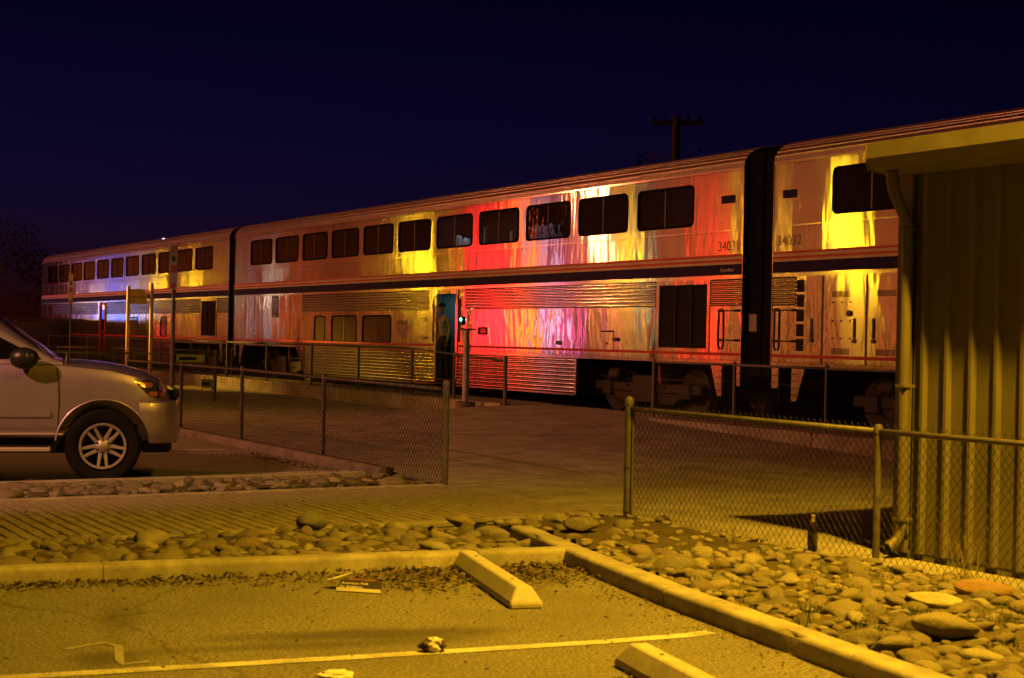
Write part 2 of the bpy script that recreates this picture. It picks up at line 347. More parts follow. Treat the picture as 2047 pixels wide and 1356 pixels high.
# ------------------------------------------------------------------ kerbs
def kerb_piece(p0, p1, parent, side, h=.112, w=.17, mt=None):
    p0, p1 = Vector(p0).to_3d(), Vector(p1).to_3d(); d = (p1-p0); L = d.length; d.normalize(); nrm = Vector((-d.y, d.x, 0)) * side   # nrm points behind the face
    prof = [(0,-.02),(0,h-.03),(.006,h-.012),(.02,h-.002),(.04,h),(w,h-.004),(w,-.02)]
    k = max(2, int(L/.11)); vs = []; n = len(prof)
    for i in range(k+1):
        t = i/k; t2 = .003/L if i == 0 else (1-.003/L if i == k else t); b = p0 + d*(L*t2); jx, jz = rnd.uniform(-.0025,.0025), rnd.uniform(-.002,.002); chip = rnd.uniform(.008,.03) if rnd.random() < .07 else 0
        for m_, (a, z) in enumerate(prof): vs.append(b + nrm*(a + jx + (chip if m_ in (1,2,3) else 0)) + Vector((0,0,z+jz-(chip*.6 if m_ in (2,3) else 0))))
    fs = [(i*n+j, i*n+j+1, (i+1)*n+j+1, (i+1)*n+j) for i in range(k) for j in range(n-1)] + [tuple(range(n)), tuple(range(k*n, k*n+n))]
    return MB().add(vs, fs).build('kerb_stone', mt or M['kerb'], parent, auto=50)
kb = empty('kerb'); tag(kb, kind='structure')
C0 = Vector((.38, 10.69)); dB = Vector((.931, .365)); pts = [C0 - dB*11.2, C0 - dB*7.4, Vector((-2.56, 9.52)), C0 - dB*.62, C0 + dB*.10]
for i in range(len(pts)-1): kerb_piece(pts[i], pts[i+1], kb, 1)
kr = empty('kerb'); tag(kr, kind='structure')
pr = [Vector((.02, 11.98)), Vector((.36, 10.86)), Vector((.95, 9.09)), Vector((1.67, 7.24)), Vector((2.6, 4.95)), Vector((3.5, 2.6))]
for i in range(len(pr)-1): kerb_piece(pr[i], pr[i+1], kr, 1)
kf = empty('kerb'); tag(kf, kind='structure')
x = 5.0
while x > -8: kerb_piece(W(x, 9.33).xy, W(x-1.9, 9.33).xy, kf, -1, .10, .2, M['kerb_dark']); x -= 1.9
k5 = site_empty('kerb'); tag(k5, kind='structure')
MB().box(5.14, 5.26, -22, -9.6, 0, .085).build('kerb_stone', M['edging'], k5, bevel=.012)

# ------------------------------------------------------------------ cobble beds
def stone_mesh(seed, sub=2, amp=1.0):
    r = random.Random(seed); bm = bmesh.new(); bmesh.ops.create_icosphere(bm, subdivisions=sub+1, radius=1.0)
    ax = Vector((1.0, r.uniform(.6,.85), r.uniform(.42,.62)))
    ph = [(Vector((r.uniform(-1,1), r.uniform(-1,1), r.uniform(-1,1))).normalized()*r.uniform(1.2,2.6), r.uniform(0,6), r.uniform(.03,.09)*amp) for _ in range(6)]
    pl = [(Vector((r.gauss(0,1), r.gauss(0,1), r.gauss(0,1))).normalized(), r.uniform(.62,.9)) for _ in range(5)]
    for v in bm.verts:
        for n_, d_ in pl:
            e_ = v.co.dot(n_) - d_
            if e_ > 0: v.co -= n_*e_*.85
        p = v.co.copy(); k = 1 + sum(a*math.sin(w.dot(p)*2 + f) for w, f, a in ph)
        v.co = Vector((p.x*ax.x, p.y*ax.y, p.z*ax.z)) * k
    me = bpy.data.meshes.new('stone'); bm.to_mesh(me); bm.free(); me.materials.append(M['stone']); me.shade_smooth(); return me
SM = [stone_mesh(i) for i in range(12)]
def put_stone(parent, x, y, z, r, name='stone'):
    o = link(name, rnd.choice(SM), parent); o.scale = (r*rnd.uniform(.9,1.15), r*rnd.uniform(.9,1.1), r*rnd.uniform(.85,1.1))
    o.location = (x, y, z); o.rotation_euler = (jit()*.3, jit()*.3, rnd.uniform(0, 6.28)); return o
def inside(poly, x, y):
    c = False; n = len(poly)
    for i in range(n):
        x0, y0 = poly[i]; x1, y1 = poly[(i+1) % n]
        if (y0 > y) != (y1 > y) and x < (x1-x0)*(y-y0)/(y1-y0)+x0: c = not c
    return c
def bed(name, poly, zt, sizes, n, seed, keep=None, dens=.80, sink=.12):
    """poly in world XY; soil mound with half-sunk cobbles, the rest of the pebbles as one mass"""
    r = random.Random(seed); e = empty(name); tag(e, kind='structure')
    xs = [p[0] for p in poly]; ys = [p[1] for p in poly]; x0, x1, y0, y1 = min(xs), max(xs), min(ys), max(ys)
    st = .16; nx = int((x1-x0)/st)+2; ny = int((y1-y0)/st)+2; mb = MB(); idx = {}
    def dist_edge(x, y):
        best = 9
        for i in range(len(poly)):
            a = Vector(poly[i]); b = Vector(poly[(i+1) % len(poly)]); ab = b-a; p = Vector((x, y)); t = max(0, min(1, (p-a).dot(ab)/ab.length_squared)); best = min(best, (p-a-ab*t).length)
        return best
    for i in range(nx):
        for j in range(ny):
            x, y = x0+i*st, y0+j*st
            if inside(poly, x, y):
                d = dist_edge(x, y); idx[(i, j)] = len(mb.v); mb.v.append((x, y, zt*min(1, .45 + d/.35) + r.uniform(-.012,.012)))
    for (i, j) in list(idx):
        if all(k in idx for k in ((i+1,j),(i,j+1),(i+1,j+1))): mb.f.append((idx[(i,j)], idx[(i+1,j)], idx[(i+1,j+1)], idx[(i,j+1)])); mb.m.append(0)
    fl = MB().add([(p[0], p[1], .012) for p in poly], [tuple(range(len(poly)))]); fl.v += []; 
    b0 = len(fl.v); fl.v += mb.v; fl.f += [tuple(k+b0 for k in f) for f in mb.f]; fl.m += mb.m
    fl.build('soil', M['soil'], e, smooth=True)
    placed = []
    for rr in sizes:
        for _ in range(rr[1]):
            for _try in range(25):
                x, y = r.uniform(x0, x1), r.uniform(y0, y1); s = rr[0]*r.uniform(.8, 1.25)
                if not inside(poly, x, y) or dist_edge(x, y) < s*.75: continue
                if keep and not keep(x, y, s): continue
                if all((x-a)**2+(y-b)**2 > (dens*(s+c))**2 for a, b, c in placed): placed.append((x, y, s)); break
    vis = lambda p: abs(p[0])/max(p[1], .1) < .36 and p[1] > 6.6
    placed.sort(key=lambda p: -(p[2]/max(p[1], 1)) if vis(p) else 1)
    for (x, y, s) in placed[:n]: put_stone(e, x, y, zt + s*sink, s)
    if len(placed) > n:
        pm = MB(); base = stone_mesh(seed, 1); bv = [v.co.copy() for v in base.vertices]; bf = [tuple(p.vertices) for p in base.polygons]
        for (x, y, s) in placed[n:]:
            a = r.uniform(0, 6.28); c_, s_ = math.cos(a), math.sin(a); pm.add([(x+s*(v.x*c_-v.y*s_), y+s*(v.x*s_+v.y*c_), zt+s*.1+s*v.z) for v in bv], bf)
        tag(pm.build('pebbles', varied('pebble', [(.22,.19,.15)]*2, .75, .004, 9., .6), e, smooth=True), kind='stuff')
    return e
def wxy(s, q): w = W(s, q); return (w.x, w.y)
kin = lambda p, o: (p[0]+o[0], p[1]+o[1])
# strip between the walkway and the kerb
nB = Vector((-.365, .931)); cB = C0 + nB*.17
bed1 = [tuple(cB - dB*10.5), tuple(cB - dB*.18), (.19, 11.28), (-.02, 11.95), wxy(9.36, 11.35), wxy(9.36, 21.5)]
bed('cobble_bed', bed1, .06, ((.155, 10), (.12, 60), (.085, 190), (.05, 420)), 290, 3, dens=.76, sink=-.12)
# bed along the fence on the right
bed3 = [(.20, 11.99), (.53, 10.9), (1.11, 9.15), (1.83, 7.3), (2.76, 5.0), wxy(17.5, 9.02), wxy(9.40, 9.02), wxy(9.40, 10.7)]
big_rocks = [(2.31,7.9,.2), (2.95,9.28,.16), (.58,11.94,.13), (2.55,8.9,.17), (1.35,11.85,.13)]
bed('cobble_bed', bed3, .075, ((.125, 14), (.10, 60), (.075, 210), (.045, 560)), 300, 5, sink=.0, keep=lambda x, y, s: (y < 10.9 or (int(x*911+y*577) % 4 == 0 and s < .1)) and all((x-a)**2+(y-b)**2 > (.7*(s+c))**2 for a, b, c in big_rocks), dens=.74)
# dark bed between the walkway and the parked car
bed2 = [wxy(6.34, 9.24), wxy(6.34, 21), wxy(5.28, 21), wxy(5.28, 9.55), wxy(5.02,9.5), wxy(5.02,9.24)]
bed('cobble_bed', bed2, .045, ((.15, 14), (.11, 60), (.075, 120), (.045, 300)), 220, 8, dens=.78, sink=-.05, keep=lambda x, y, s: x < -1.9 or (int(x*977+y*613) % 5 == 0))
def rock(x, y, z, r, seed, label, col, rot=0, sc_=(1,1,1)):
    me = stone_mesh(seed, 3, .5); me.materials.clear(); me.materials.append(varied('rock_' + str(seed), [col]*2, .7, .004, 20., .4))
    o = link('boulder', me); o.location = (x, y, z); o.scale = (r*sc_[0], r*sc_[1], r*sc_[2]); o.rotation_euler = (0, .08, rot); tag(o, label, 'rock')
rock(2.31, 7.9, .14, .175, 101, 'large smooth dark boulder lying loose on the cobbles at the near kerb', (.20,.17,.13), .2, (1.1,.8,.85))
rock(2.95, 9.28, .11, .15, 102, 'reddish brown oval rock among the cobbles below the chain-link fence', (.25,.14,.08), -.2, (1.15,.8,.8))
rock(.58, 11.94, .13, .135, 103, 'round dark rock sitting alone on bare soil by the gate opening', (.13,.11,.09), .3, (1.1,.9,1.0))
rock(-1.55, 11.86, .125, .115, 104, 'grey angular rock standing highest on the cobble strip beside the brick walkway', (.14,.135,.14), .5, (1.15,.9,1.05))
rock(-.38, 12.15, .12, .13, 105, 'tan rounded rock on the cobble strip right of the grey angular one', (.22,.175,.12), .2, (1.0,.8,.9))
rock(2.55, 8.9, .10, .14, 106, 'long pale flat rock beside the reddish oval one', (.42,.38,.29), -.5, (1.35,.7,.62))

# ------------------------------------------------------------------ markings
line = MB(); lp = [(-4.6,5.98), (-2.19,6.90), (-.72,7.47), (.55,7.98), (1.0,8.20), (1.13,8.30)]; w_ = .048; vs_ = []
for i, p in enumerate(lp):
    a = Vector(lp[max(i-1,0)]); b = Vector(lp[min(i+1,len(lp)-1)]); d = (b-a).normalized(); nn = Vector((-d.y, d.x)); p = Vector(p)
    vs_ += [(*(p+nn*w_), .004), (*(p-nn*w_), .004)]
tag(line.add(vs_, [(2*i, 2*i+1, 2*i+3, 2*i+2) for i in range(len(lp)-1)]).build('parking_line', M['paint']), kind='structure')
mk = MB(); mp_ = [(-2.20,7.50),(-2.06,7.68),(-1.96,7.60),(-1.87,7.28),(-1.83,7.19),(-1.72,7.27)]; vs_ = []
for i, p in enumerate(mp_):
    a = Vector(mp_[max(i-1,0)]); b = Vector(mp_[min(i+1,len(mp_)-1)]); d = (b-a).normalized(); nn = Vector((-d.y, d.x)); p = Vector(p)
    vs_ += [(*(p+nn*.022), .004), (*(p-nn*.022), .004)]
mpm = mat('ghost_paint'); _t = NT(mpm); _f = _t.noise(_t.coord('Object'), 45., 5., .75); _t.link(_t.mix(_t.ramp(_f, [(.42, 0.), (.62, .9)]), (.27,.25,.21), (.14,.13,.11)), _t.b.inputs['Base Color']); _t.b.inputs['Roughness'].default_value = .9
tag(mk.add(vs_, [(2*i, 2*i+1, 2*i+3, 2*i+2) for i in range(len(mp_)-1)]).build('faded_marking', mpm), kind='structure')
def lot_line(p0, p1):
    a, b = Vector(p0), Vector(p1); d = (b-a).normalized(); nn = Vector((-d.y, d.x))*.05
    tag(MB().quad((*(a+nn),.004),(*(a-nn),.004),(*(b-nn),.004),(*(b+nn),.004)).build('parking_line', M['paint']), kind='structure')
lot_line((-3.35,16.9), (-1.9,17.75)); lot_line((-6.6,19.6), (-3.9,20.6))

def wheel_stop(p0, p1, label):
    a, b = Vector(p0), Vector(p1); L = (b-a).length; e = empty('wheel_stop', (*a, 0.0), math.atan2((b-a).y, (b-a).x)); tag(e, label, 'wheel stop', 'wheel stops')
    h, wb, wt, c = .125, .10, .045, .07
    MB().add([(0,-wb,.001),(L,-wb,.001),(L,wb,.001),(0,wb,.001),(0,-wb,.035),(L,-wb,.035),(L,wb,.035),(0,wb,.035),(c,-wt,h),(L-c,-wt,h),(L-c,wt,h),(c,wt,h)],
             [(0,1,2,3),(0,1,5,4),(1,2,6,5),(2,3,7,6),(3,0,4,7),(4,5,9,8),(5,6,10,9),(6,7,11,10),(7,4,8,11),(8,9,10,11)]).build('block', M['stop'], e, bevel=.008)
    for x in (.35, L-.35): MB().lathe([(.012,0),(.012,.004)], 8, (x, 0, h-.001)).build('pin', M['blackmetal'], e)
wheel_stop((-.30,10.50), (.12,8.90), 'concrete wheel stop half buried in fallen leaves by the kerb corner')
wheel_stop((.63,7.42), (1.14,5.86), 'pale concrete wheel stop cut by the bottom of the picture')
# ------------------------------------------------------------------ chain-link fences
M['galv'] = simple('galvanised_tube', (.11,.10,.095), .6, .2, .35, 14.)
M['wire'] = simple('galvanised_wire', (.045,.042,.04), .6, .3, .2, 8.)
def fence(label, posts, h=1.07, top_ext=.05, pitch=.062, vp=.08, wr=.0019, terminal=(), group=None, mesh_low=.02, sub=True, rail_r=.021, tops=None):
    """posts: world (x, y, z of ground); one thing per run: posts, rails, one woven mesh"""
    b0 = Vector(posts[0]); e = empty('chain_link_fence', b0); tag(e, label, 'fence', group)
    P = [Vector(p) - b0 for p in posts]
    for i, p in enumerate(P):
        term = i in terminal; r = .036 if term else .027; hh = h + (.012 if term else .0)
        po = MB().lathe([(r, -.02), (r, hh)], 12, p).build('post', M['galv'], e, auto=40)
        MB().lathe([(r*1.12, 0), (r*1.12, .035), (r*.95, .055), (r*.45, .068), (.004, .07)] if term else [(r*1.15,0),(r*1.15,.05),(r*.9,.062),(.005,.066)], 12, (p.x, p.y, p.z + hh - (.0 if term else .04))).build('post_cap', M['galv'], po, auto=40)
        if term:
            for zz in (.12, .5, h-.06): MB().lathe([(r+.006, 0), (r+.006, .02)], 12, (p.x, p.y, p.z+zz)).build('tension_band', M['galv'], po)
            d = ((P[i+1]-p) if i+1 < len(P) else (P[i-1]-p)).normalized(); c = p + d*.06
            MB().box(c.x-.008, c.x+.008, c.y-.004, c.y+.004, c.z+.04, c.z+h-.02).build('tension_bar', M['galv'], po)
    for i in range(len(P)-1):
        a, b = P[i] + Vector((0,0,h-.025)), P[i+1] + Vector((0,0,h-.025)); d = (b-a).normalized()
        MB().tube([a + d*.02, b - d*.02], rail_r, 10).build('top_rail', M['galv'], e, smooth=True)
        MB().tube([P[i] + d*.05 + Vector((0,0,.06)), (P[i]+P[i+1])*.5 + Vector((0,0,.052)), P[i+1] - d*.05 + Vector((0,0,.06))], .0022, 4).build('tension_wire', M['wire'], e)
        L = (P[i+1]-P[i]).length; nw = int(L/(pitch/2)); mb = MB(); hz = Vector((P[i+1].x-P[i].x, P[i+1].y-P[i].y, 0)).normalized(); off = Vector((-hz.y, hz.x, 0))*.026
        ns = int((h + top_ext - mesh_low)/(vp/2)); V = []; F = []
        for k in range(nw):
            x0 = (k+.0)*L/nw; par = k % 2; prev = None
            for j in range(ns+1):
                t = x0 + ((j + par) % 2) * L/nw; z = mesh_low + j*vp/2
                c = P[i] + (P[i+1]-P[i])*(t/L) + off*(1.0 + .12*(1 if (j % 2) else -1)) + Vector((0,0,z))
                if j == ns: c += Vector((0,0,.006))
                n0 = len(V); r = wr
                V += [c + hz*r, c - hz*r*.5 + off.normalized()*r*.87, c - hz*r*.5 - off.normalized()*r*.87]
                if prev is not None:
                    for m_ in range(3): F.append((prev+m_, prev+(m_+1) % 3, n0+(m_+1) % 3, n0+m_))
                prev = n0
        tag(mb.add(V, F).build('chain_link_mesh', M['wire'], e, fix=False), kind='stuff')
    return e
def ws(s, q, z=0.0): w = W(s, q, z); return (w.x, w.y, w.z)
fence('chain-link fence panel left of the gate opening, running back beside the parked car', [ws(6.37,9.2,.0), ws(3.11,9.2,.02), ws(.21,9.2,.04), ws(-2.5,9.2,.04), ws(-5.4,9.2,.04)], terminal=(0,), wr=.0034, pitch=.068, vp=.085)
fence('nearest chain-link fence in front of the corrugated metal shed', [ws(9.76,9.2,.0), ws(12.60,9.02,-.02), ws(15.6,9.0,-.02), ws(18.6,9.0,-.02)], h=1.04, terminal=(0,), wr=.0024)
def zramp(s): return .33 if s < -9.8 else .33 - (s+9.8)/3.6*.22
f3 = [(-4.94,.15), (-7.05,.24), (-9.0,.33), (-11.8,.33), (-14.6,.33), (-17.7,.33), (-20.8,.33), (-24.0,.33), (-27,.33), (-31.3,.33), (-36,.33), (-42,.33)]
fence('chain-link fence along the platform edge under the middle coach door', [ws(s, 1.86, z+.0) for s, z in f3], h=1.04, terminal=(0,), wr=.0023, pitch=.07, vp=.09)
fence('chain-link fence on the platform edge behind the shed, below the two car ends', [ws(-.15,1.75,.33), ws(2.0,1.75,.33), ws(4.1,1.75,.33), ws(6.4,1.75,.33), ws(8.8,1.75,.33)], h=.96, wr=.0021, pitch=.07, vp=.09)
fence('far chain-link fence crossing behind the parked car hood', [(-8.6,46.2,.0), (-10.6,46.9,.0), (-12.6,47.6,.0), (-14.6,48.3,.0), (-16.8,49.1,0)], h=1.07, wr=.0026, pitch=.08, vp=.1, terminal=(0,))
f6 = fence('dark chain-link fence run carrying two small notice boards near the tall pole', [(-6.9,35.0,.0), (-8.55,34.02,.0), (-10.4,32.9,.0), (-12.4,31.7,0)], h=1.12, wr=.0026, pitch=.075, vp=.09, terminal=(0,))
M['sign_dim'] = simple('weathered_sign_white', (.40,.38,.42), .55); M['sign_yellow'] = simple('cream_sign_face', (.74,.48,.28), .5, 0, .08)
def board(p, d, w, h, z, label, txt=None):
    e = empty('notice_board', (p[0], p[1], z), math.atan2(d[1], d[0])); tag(e, label, 'sign')
    MB().box(-w/2, w/2, -.012, 0, -h/2, h/2).build('panel', M['sign_dim'], e, bevel=.003)
    if txt: lettering('lettering', txt, h*.55, (0, -.013, -h*.2), M['ink'], e, align='CENTER')
    MB().box(-w/2-.01, w/2+.01, .001, .012, h/2-.02, h/2).build('clip_strip', M['galv'], e)
    MB().box(-w*.42, w*.2, -.014, -.0125, -h*.22, h*.16).build('print_block', M['blue'], e)
dd = (.861, .508)
board((-7.42+.02,34.60,0), dd, .66, .18, 1.0, 'long narrow notice board hung along the dark fence rail')
board((-7.05,34.82,0), dd, .3, .2, .42, 'small notice board low on the dark fence near its end post')

# ------------------------------------------------------------------ poles and station sign
def pole_sign(x, y, h, sh, sw, label, cols):
    e = empty('sign_pole', (x, y, 0)); tag(e, label, 'sign')
    MB().lathe([(.034,0),(.03,h)], 10).build('pole', M['galv'], e, auto=40)
    MB().lathe([(.11,0),(.11,.02),(.05,.035)], 10).build('base_plate', M['galv'], e)
    MB().box(-sw/2, sw/2, -.045, -.032, h-sh, h).build('panel', simple('sign_face', cols[0], .5), e, bevel=.003)
    MB().box(-sw/2+.01, sw/2-.01, -.05, -.046, h-sh*.62, h-sh*.45).build('panel_stripe', simple('sign_red', cols[1], .5), e)
    MB().box(-sw/2+.02, sw/2-.02, -.05, -.046, h-sh*.97, h-sh*.86).build('panel_stripe', simple('sign_red', cols[1], .5), e)
    for k in range(2): MB().lathe([(sw*.26,0),(sw*.26,.004)], 12, (0, -.05, h-sh*(.28+.05*k)), axis='y').build('symbol', M['ink'], e)
    return e
pole_sign(-5.21, 23.05, 2.93, .68, .12, 'tall slim pole with narrow vertical sign standing beside the parked car nose', ((.42,.36,.38), (.40,.06,.05)))
pole_sign(-14.6, 49.6, 3.45, 1.0, .14, 'far slim pole with narrow vertical sign left of the station name sign', ((.5,.44,.42), (.42,.10,.07)))
sg = empty('station_sign', (-11.55, 45.1, 0), R(-6)); tag(sg, 'cream station name sign between two pale posts reading Victorville CA', 'sign')
for x, h in ((0, 2.92), (.72, 3.02)): 
    po = MB().lathe([(.055,0),(.055,h)], 12, (x,0,0)).build('post', M['sign_yellow'], sg, auto=40); MB().lathe([(.06,0),(.055,.03),(.01,.045)], 12, (x,0,h)).build('post_cap', M['sign_yellow'], po)
MB().prism([(.07,2.42),(.60,2.42),(.575,2.62),(.53,2.76),(.46,2.86),(.41,2.87),(.07,2.87)], -.02, .02).build('panel', M['sign_yellow'], sg, bevel=.004)
MB().tube([(.55,0,2.80),(.72,0,2.80)], .03, 8).build('bracket', M['sign_yellow'], sg)
lettering('lettering', 'Victorville, CA', .078, (.09, -.024, 2.60), M['ink'], sg)
bo = empty('steel_stanchion', ws(-5.75, 2.3, .26)); tag(bo, 'grey steel stanchion post with flat T cap on a round base before the coach', 'post')
MB().lathe([(.068,0),(.062,1.50)], 14).build('post', simple('grey_steel', (.36,.35,.36), .4, .5), bo, auto=40)
MB().lathe([(.20,-.08),(.20,.06),(.16,.075),(.08,.08)], 18, (0,0,.0)).build('base', M['galv'], bo, auto=40)
MB().box(-.19,.19,-.06,.06,1.50,1.535).build('cap_plate', M['galv'], bo, bevel=.006)

# ------------------------------------------------------------------ bottle
bt = empty('glass_bottle', ws(11.80, 8.90, .02)); tag(bt, 'dark glass bottle with foil neck standing behind the fence mesh', 'bottle')
m_ = simple('dark_bottle_glass', (.02,.012,.008), .08, 0, 0); m2 = simple('bottle_foil', (.42,.35,.22), .4, .3); m3 = simple('bottle_label', (.07,.05,.035), .6)
MB().lathe([(.034,0),(.038,.01),(.038,.16),(.035,.185),(.022,.21),(.016,.225),(.0155,.23)], 16).build('body', m_, bt, smooth=True)
MB().lathe([(.0165,.228),(.0155,.265),(.0185,.268),(.0185,.28),(.012,.284)], 14).build('neck', m2, bt, auto=40)
MB().lathe([(.0387,.05),(.0387,.135)], 16).build('label_band', m3, bt, auto=40)
bt.scale = (1.0,1.0,1.0)

# ------------------------------------------------------------------ litter
pap = simple('white_paper', (.66,.63,.58), .75, 0, .06); pdk = simple('dark_print', (.035,.028,.06), .5); prd = simple('brown_print', (.22,.07,.03), .5)
e = empty('leaflet', (-.92, 9.42, .004), R(-8)); tag(e, 'opened white leaflet with dark printed cover lying on the asphalt', 'leaflet')
MB().add([(-.14,-.06,.004),(.15,-.085,.004),(.145,.0,.055),(-.13,.02,.06)], [(0,1,2,3)]).build('cover', pdk, e)
MB().add([(-.138,-.068,.003),(.152,-.093,.003),(.15,-.082,.022),(-.14,-.058,.024)], [(0,1,2,3)]).build('page', pap, e)
MB().add([(-.10,.021,.0635),(.10,.004,.0585),(.10,.05,.058),(-.09,.07,.062)], [(0,1,2,3)]).build('back_cover', prd, e)
MB().add([(-.24,.03,.045),(-.14,.0,.072),(-.05,.06,.105),(-.16,.10,.07)], [(0,1,2,3)]).build('flap', pap, e)
t1 = lettering('lettering', 'American Folk', .030, (-.118,-.020,.0395), pap, e, rot=(R(31),0,R(-5)), extrude=.0004)
t2 = lettering('lettering', 'for Religious', .030, (-.125,-.046,.0225), pap, e, rot=(R(31),0,R(-5)), extrude=.0004)
def crumple(label, x, y, sx, sy, sz, cols, seed, name='crushed_cup'):
    r = random.Random(seed); bm = bmesh.new(); bmesh.ops.create_icosphere(bm, subdivisions=3, radius=1)
    for v in bm.verts:
        k = .78 + .3*math.sin(v.co.x*5+r.random()*.4)*math.sin(v.co.y*6+2)*math.cos(v.co.z*5) + r.uniform(-.09,.09); v.co = Vector((v.co.x*sx, v.co.y*sy, max(v.co.z*sz, -sz*.8))) * k
    me = bpy.data.meshes.new(name); bm.to_mesh(me); bm.free()
    for c in cols: me.materials.append(c)
    for p in me.polygons: p.material_index = (0 if math.sin(p.center.x/sx*4.2+1) > -.1 else 1) if len(cols) > 1 else 0
    o = link(name, me); o.location = (x, y, sz*.62); o.rotation_euler = (0, 0, .1); tag(o, label, 'litter'); return o
crumple('crushed paper cup with dark bands lying on the painted parking line', -.37, 7.62, .075, .05, .055, (pap, simple('cup_brown', (.06,.03,.03), .6)), 4)
crumple('pale crumpled paper scrap cut by the bottom edge of the picture', -.79, 6.98, .10, .07, .03, (pap,), 9, 'paper_scrap')

# ------------------------------------------------------------------ leaf litter, grass
lm = varied('dry_leaf', [(.16,.085,.035)]*2, .8, .001, 60., .5)
lm2 = simple('dry_leaf_mixed', (.115,.08,.042), .8, 0, .75, 30.)
lf = MB()
def leaf(x, y, z, s):
    a = rnd.uniform(0, 6.28); c, sn = math.cos(a), math.sin(a); h = rnd.uniform(.0, .9)*s; t = rnd.uniform(-.3,.3)*s
    P = [(-s,0,t), (-.2*s,.42*s,h), (s,0,h*.3-t), (-.1*s,-.42*s,h*.6)]
    lf.add([(x+p[0]*c-p[1]*sn, y+p[0]*sn+p[1]*c, z+p[2]+.004) for p in P], [(0,1,2),(0,2,3)])
for _ in range(3400):
    t = rnd.random()**1.0*9.5; d = abs(rnd.gauss(0, 1))*(.10 + .22*math.exp(-((t-1.2)/1.3)**2)); p = C0 - dB*t - nB*d
    leaf(p.x, p.y, max(0, .03-d*.1)*rnd.random(), rnd.uniform(.008,.026))
for _ in range(1000):
    p = Vector((.05,10.15)) + Vector((rnd.gauss(0,.28), rnd.gauss(0,.26)))
    if (p-C0).dot(Vector((-.91,-.42))) < -.02: continue
    if (p - C0).dot(nB) > -.02: continue
    leaf(p.x, p.y, .02*rnd.random(), rnd.uniform(.01,.028))
for _ in range(620):
    p = Vector((-.34,10.0)) + Vector((rnd.gauss(-.25,.22), rnd.gauss(-.1,.3))); leaf(p.x, p.y, .015*rnd.random(), rnd.uniform(.01,.026))
for _ in range(260):
    p = Vector((.78,7.0)) + Vector((rnd.gauss(0,.07), rnd.gauss(0,.16))); leaf(p.x-.1, p.y, .0, rnd.uniform(.01,.024))
for _ in range(900):
    t = rnd.random()*5.5; d = abs(rnd.gauss(0,.14)); p = Vector((.95,9.09)) + Vector((.37,-.93))*(t-1.2) - Vector((.93,.37))*(d+.01); leaf(p.x, p.y, 0, rnd.uniform(.004,.014))
for _ in range(380): leaf(rnd.uniform(-3.2,1.6), rnd.uniform(6.6,10), 0, rnd.uniform(.004,.016))
for _ in range(420):
    w = W(rnd.uniform(5.3,9.5), rnd.uniform(9.3,17)); leaf(w.x, w.y, .05, rnd.uniform(.006,.02))
for _ in range(500):
    w = W(rnd.uniform(1.5,5.2), 9.45+abs(rnd.gauss(0,.25))); leaf(w.x, w.y, .0, rnd.uniform(.01,.03))
tag(lf.build('leaf_litter', lm2, fix=False), 'dry brown fallen leaves drifted along the kerb', 'leaves', kind='stuff')
gm = simple('sparse_grass', (.055,.085,.02), .7, 0, .4, 20.); gd = simple('dry_grass', (.30,.24,.10), .7, 0, .3, 20.)
gr = MB()
def blade(mb, x, y, z, h, lean, w=.0025):
    a = rnd.uniform(0, 6.28); dx, dy = math.cos(a)*lean, math.sin(a)*lean
    mb.add([(x-w,y,z),(x+w,y,z),(x+dx*.4+w*.7,y+dy*.4,z+h*.6),(x+dx*.4-w*.7,y+dy*.4,z+h*.6),(x+dx,y+dy,z+h)], [(0,1,2,3),(3,2,4)])
tuft = [(1.55,10.2),(1.25,9.6),(1.45,9.0),(1.75,8.6),(1.95,8.1),(2.35,8.5),(2.6,9.2),(2.05,9.3),(1.75,9.7),(2.75,8.4),(2.2,10.2),(1.2,10.9),(2.6,7.7),(2.9,8.7),(1.6,8.2),(2.45,9.9),(1.9,10.9)]
for (x, y) in tuft:
    for _ in range(45): blade(gr, x+rnd.gauss(0,.07), y+rnd.gauss(0,.07), .07, rnd.uniform(.02,.07), rnd.uniform(.01,.04))
tag(gr.build('grass', gm, fix=False), 'short green grass growing between the cobbles', 'grass', kind='stuff')
for (x, y, h, lab) in ((2.98,9.72,.34,'tall dry weed with seed stalks rising before the shed wall'), (1.75,11.6,.14,'low dry weed clump at the foot of the fence near the bottle')):
    we = MB()
    for _ in range(26): blade(we, x+rnd.gauss(0,.035), y+rnd.gauss(0,.035), .06, h*rnd.uniform(.45,1.0), rnd.uniform(.02,.16), .002)
    for _ in range(8):
        a = rnd.uniform(0,6.28); r_ = rnd.uniform(.03,.14); zz = h*rnd.uniform(.6,1)
        for k in range(9): we.ell((x+r_*math.cos(a)+rnd.gauss(0,.006), y+r_*math.sin(a)+rnd.gauss(0,.006), zz+k*.009), (.003,.003,.006), 5, 3)
    tag(we.build('dry_weed', gd, fix=False), lab, 'weed')

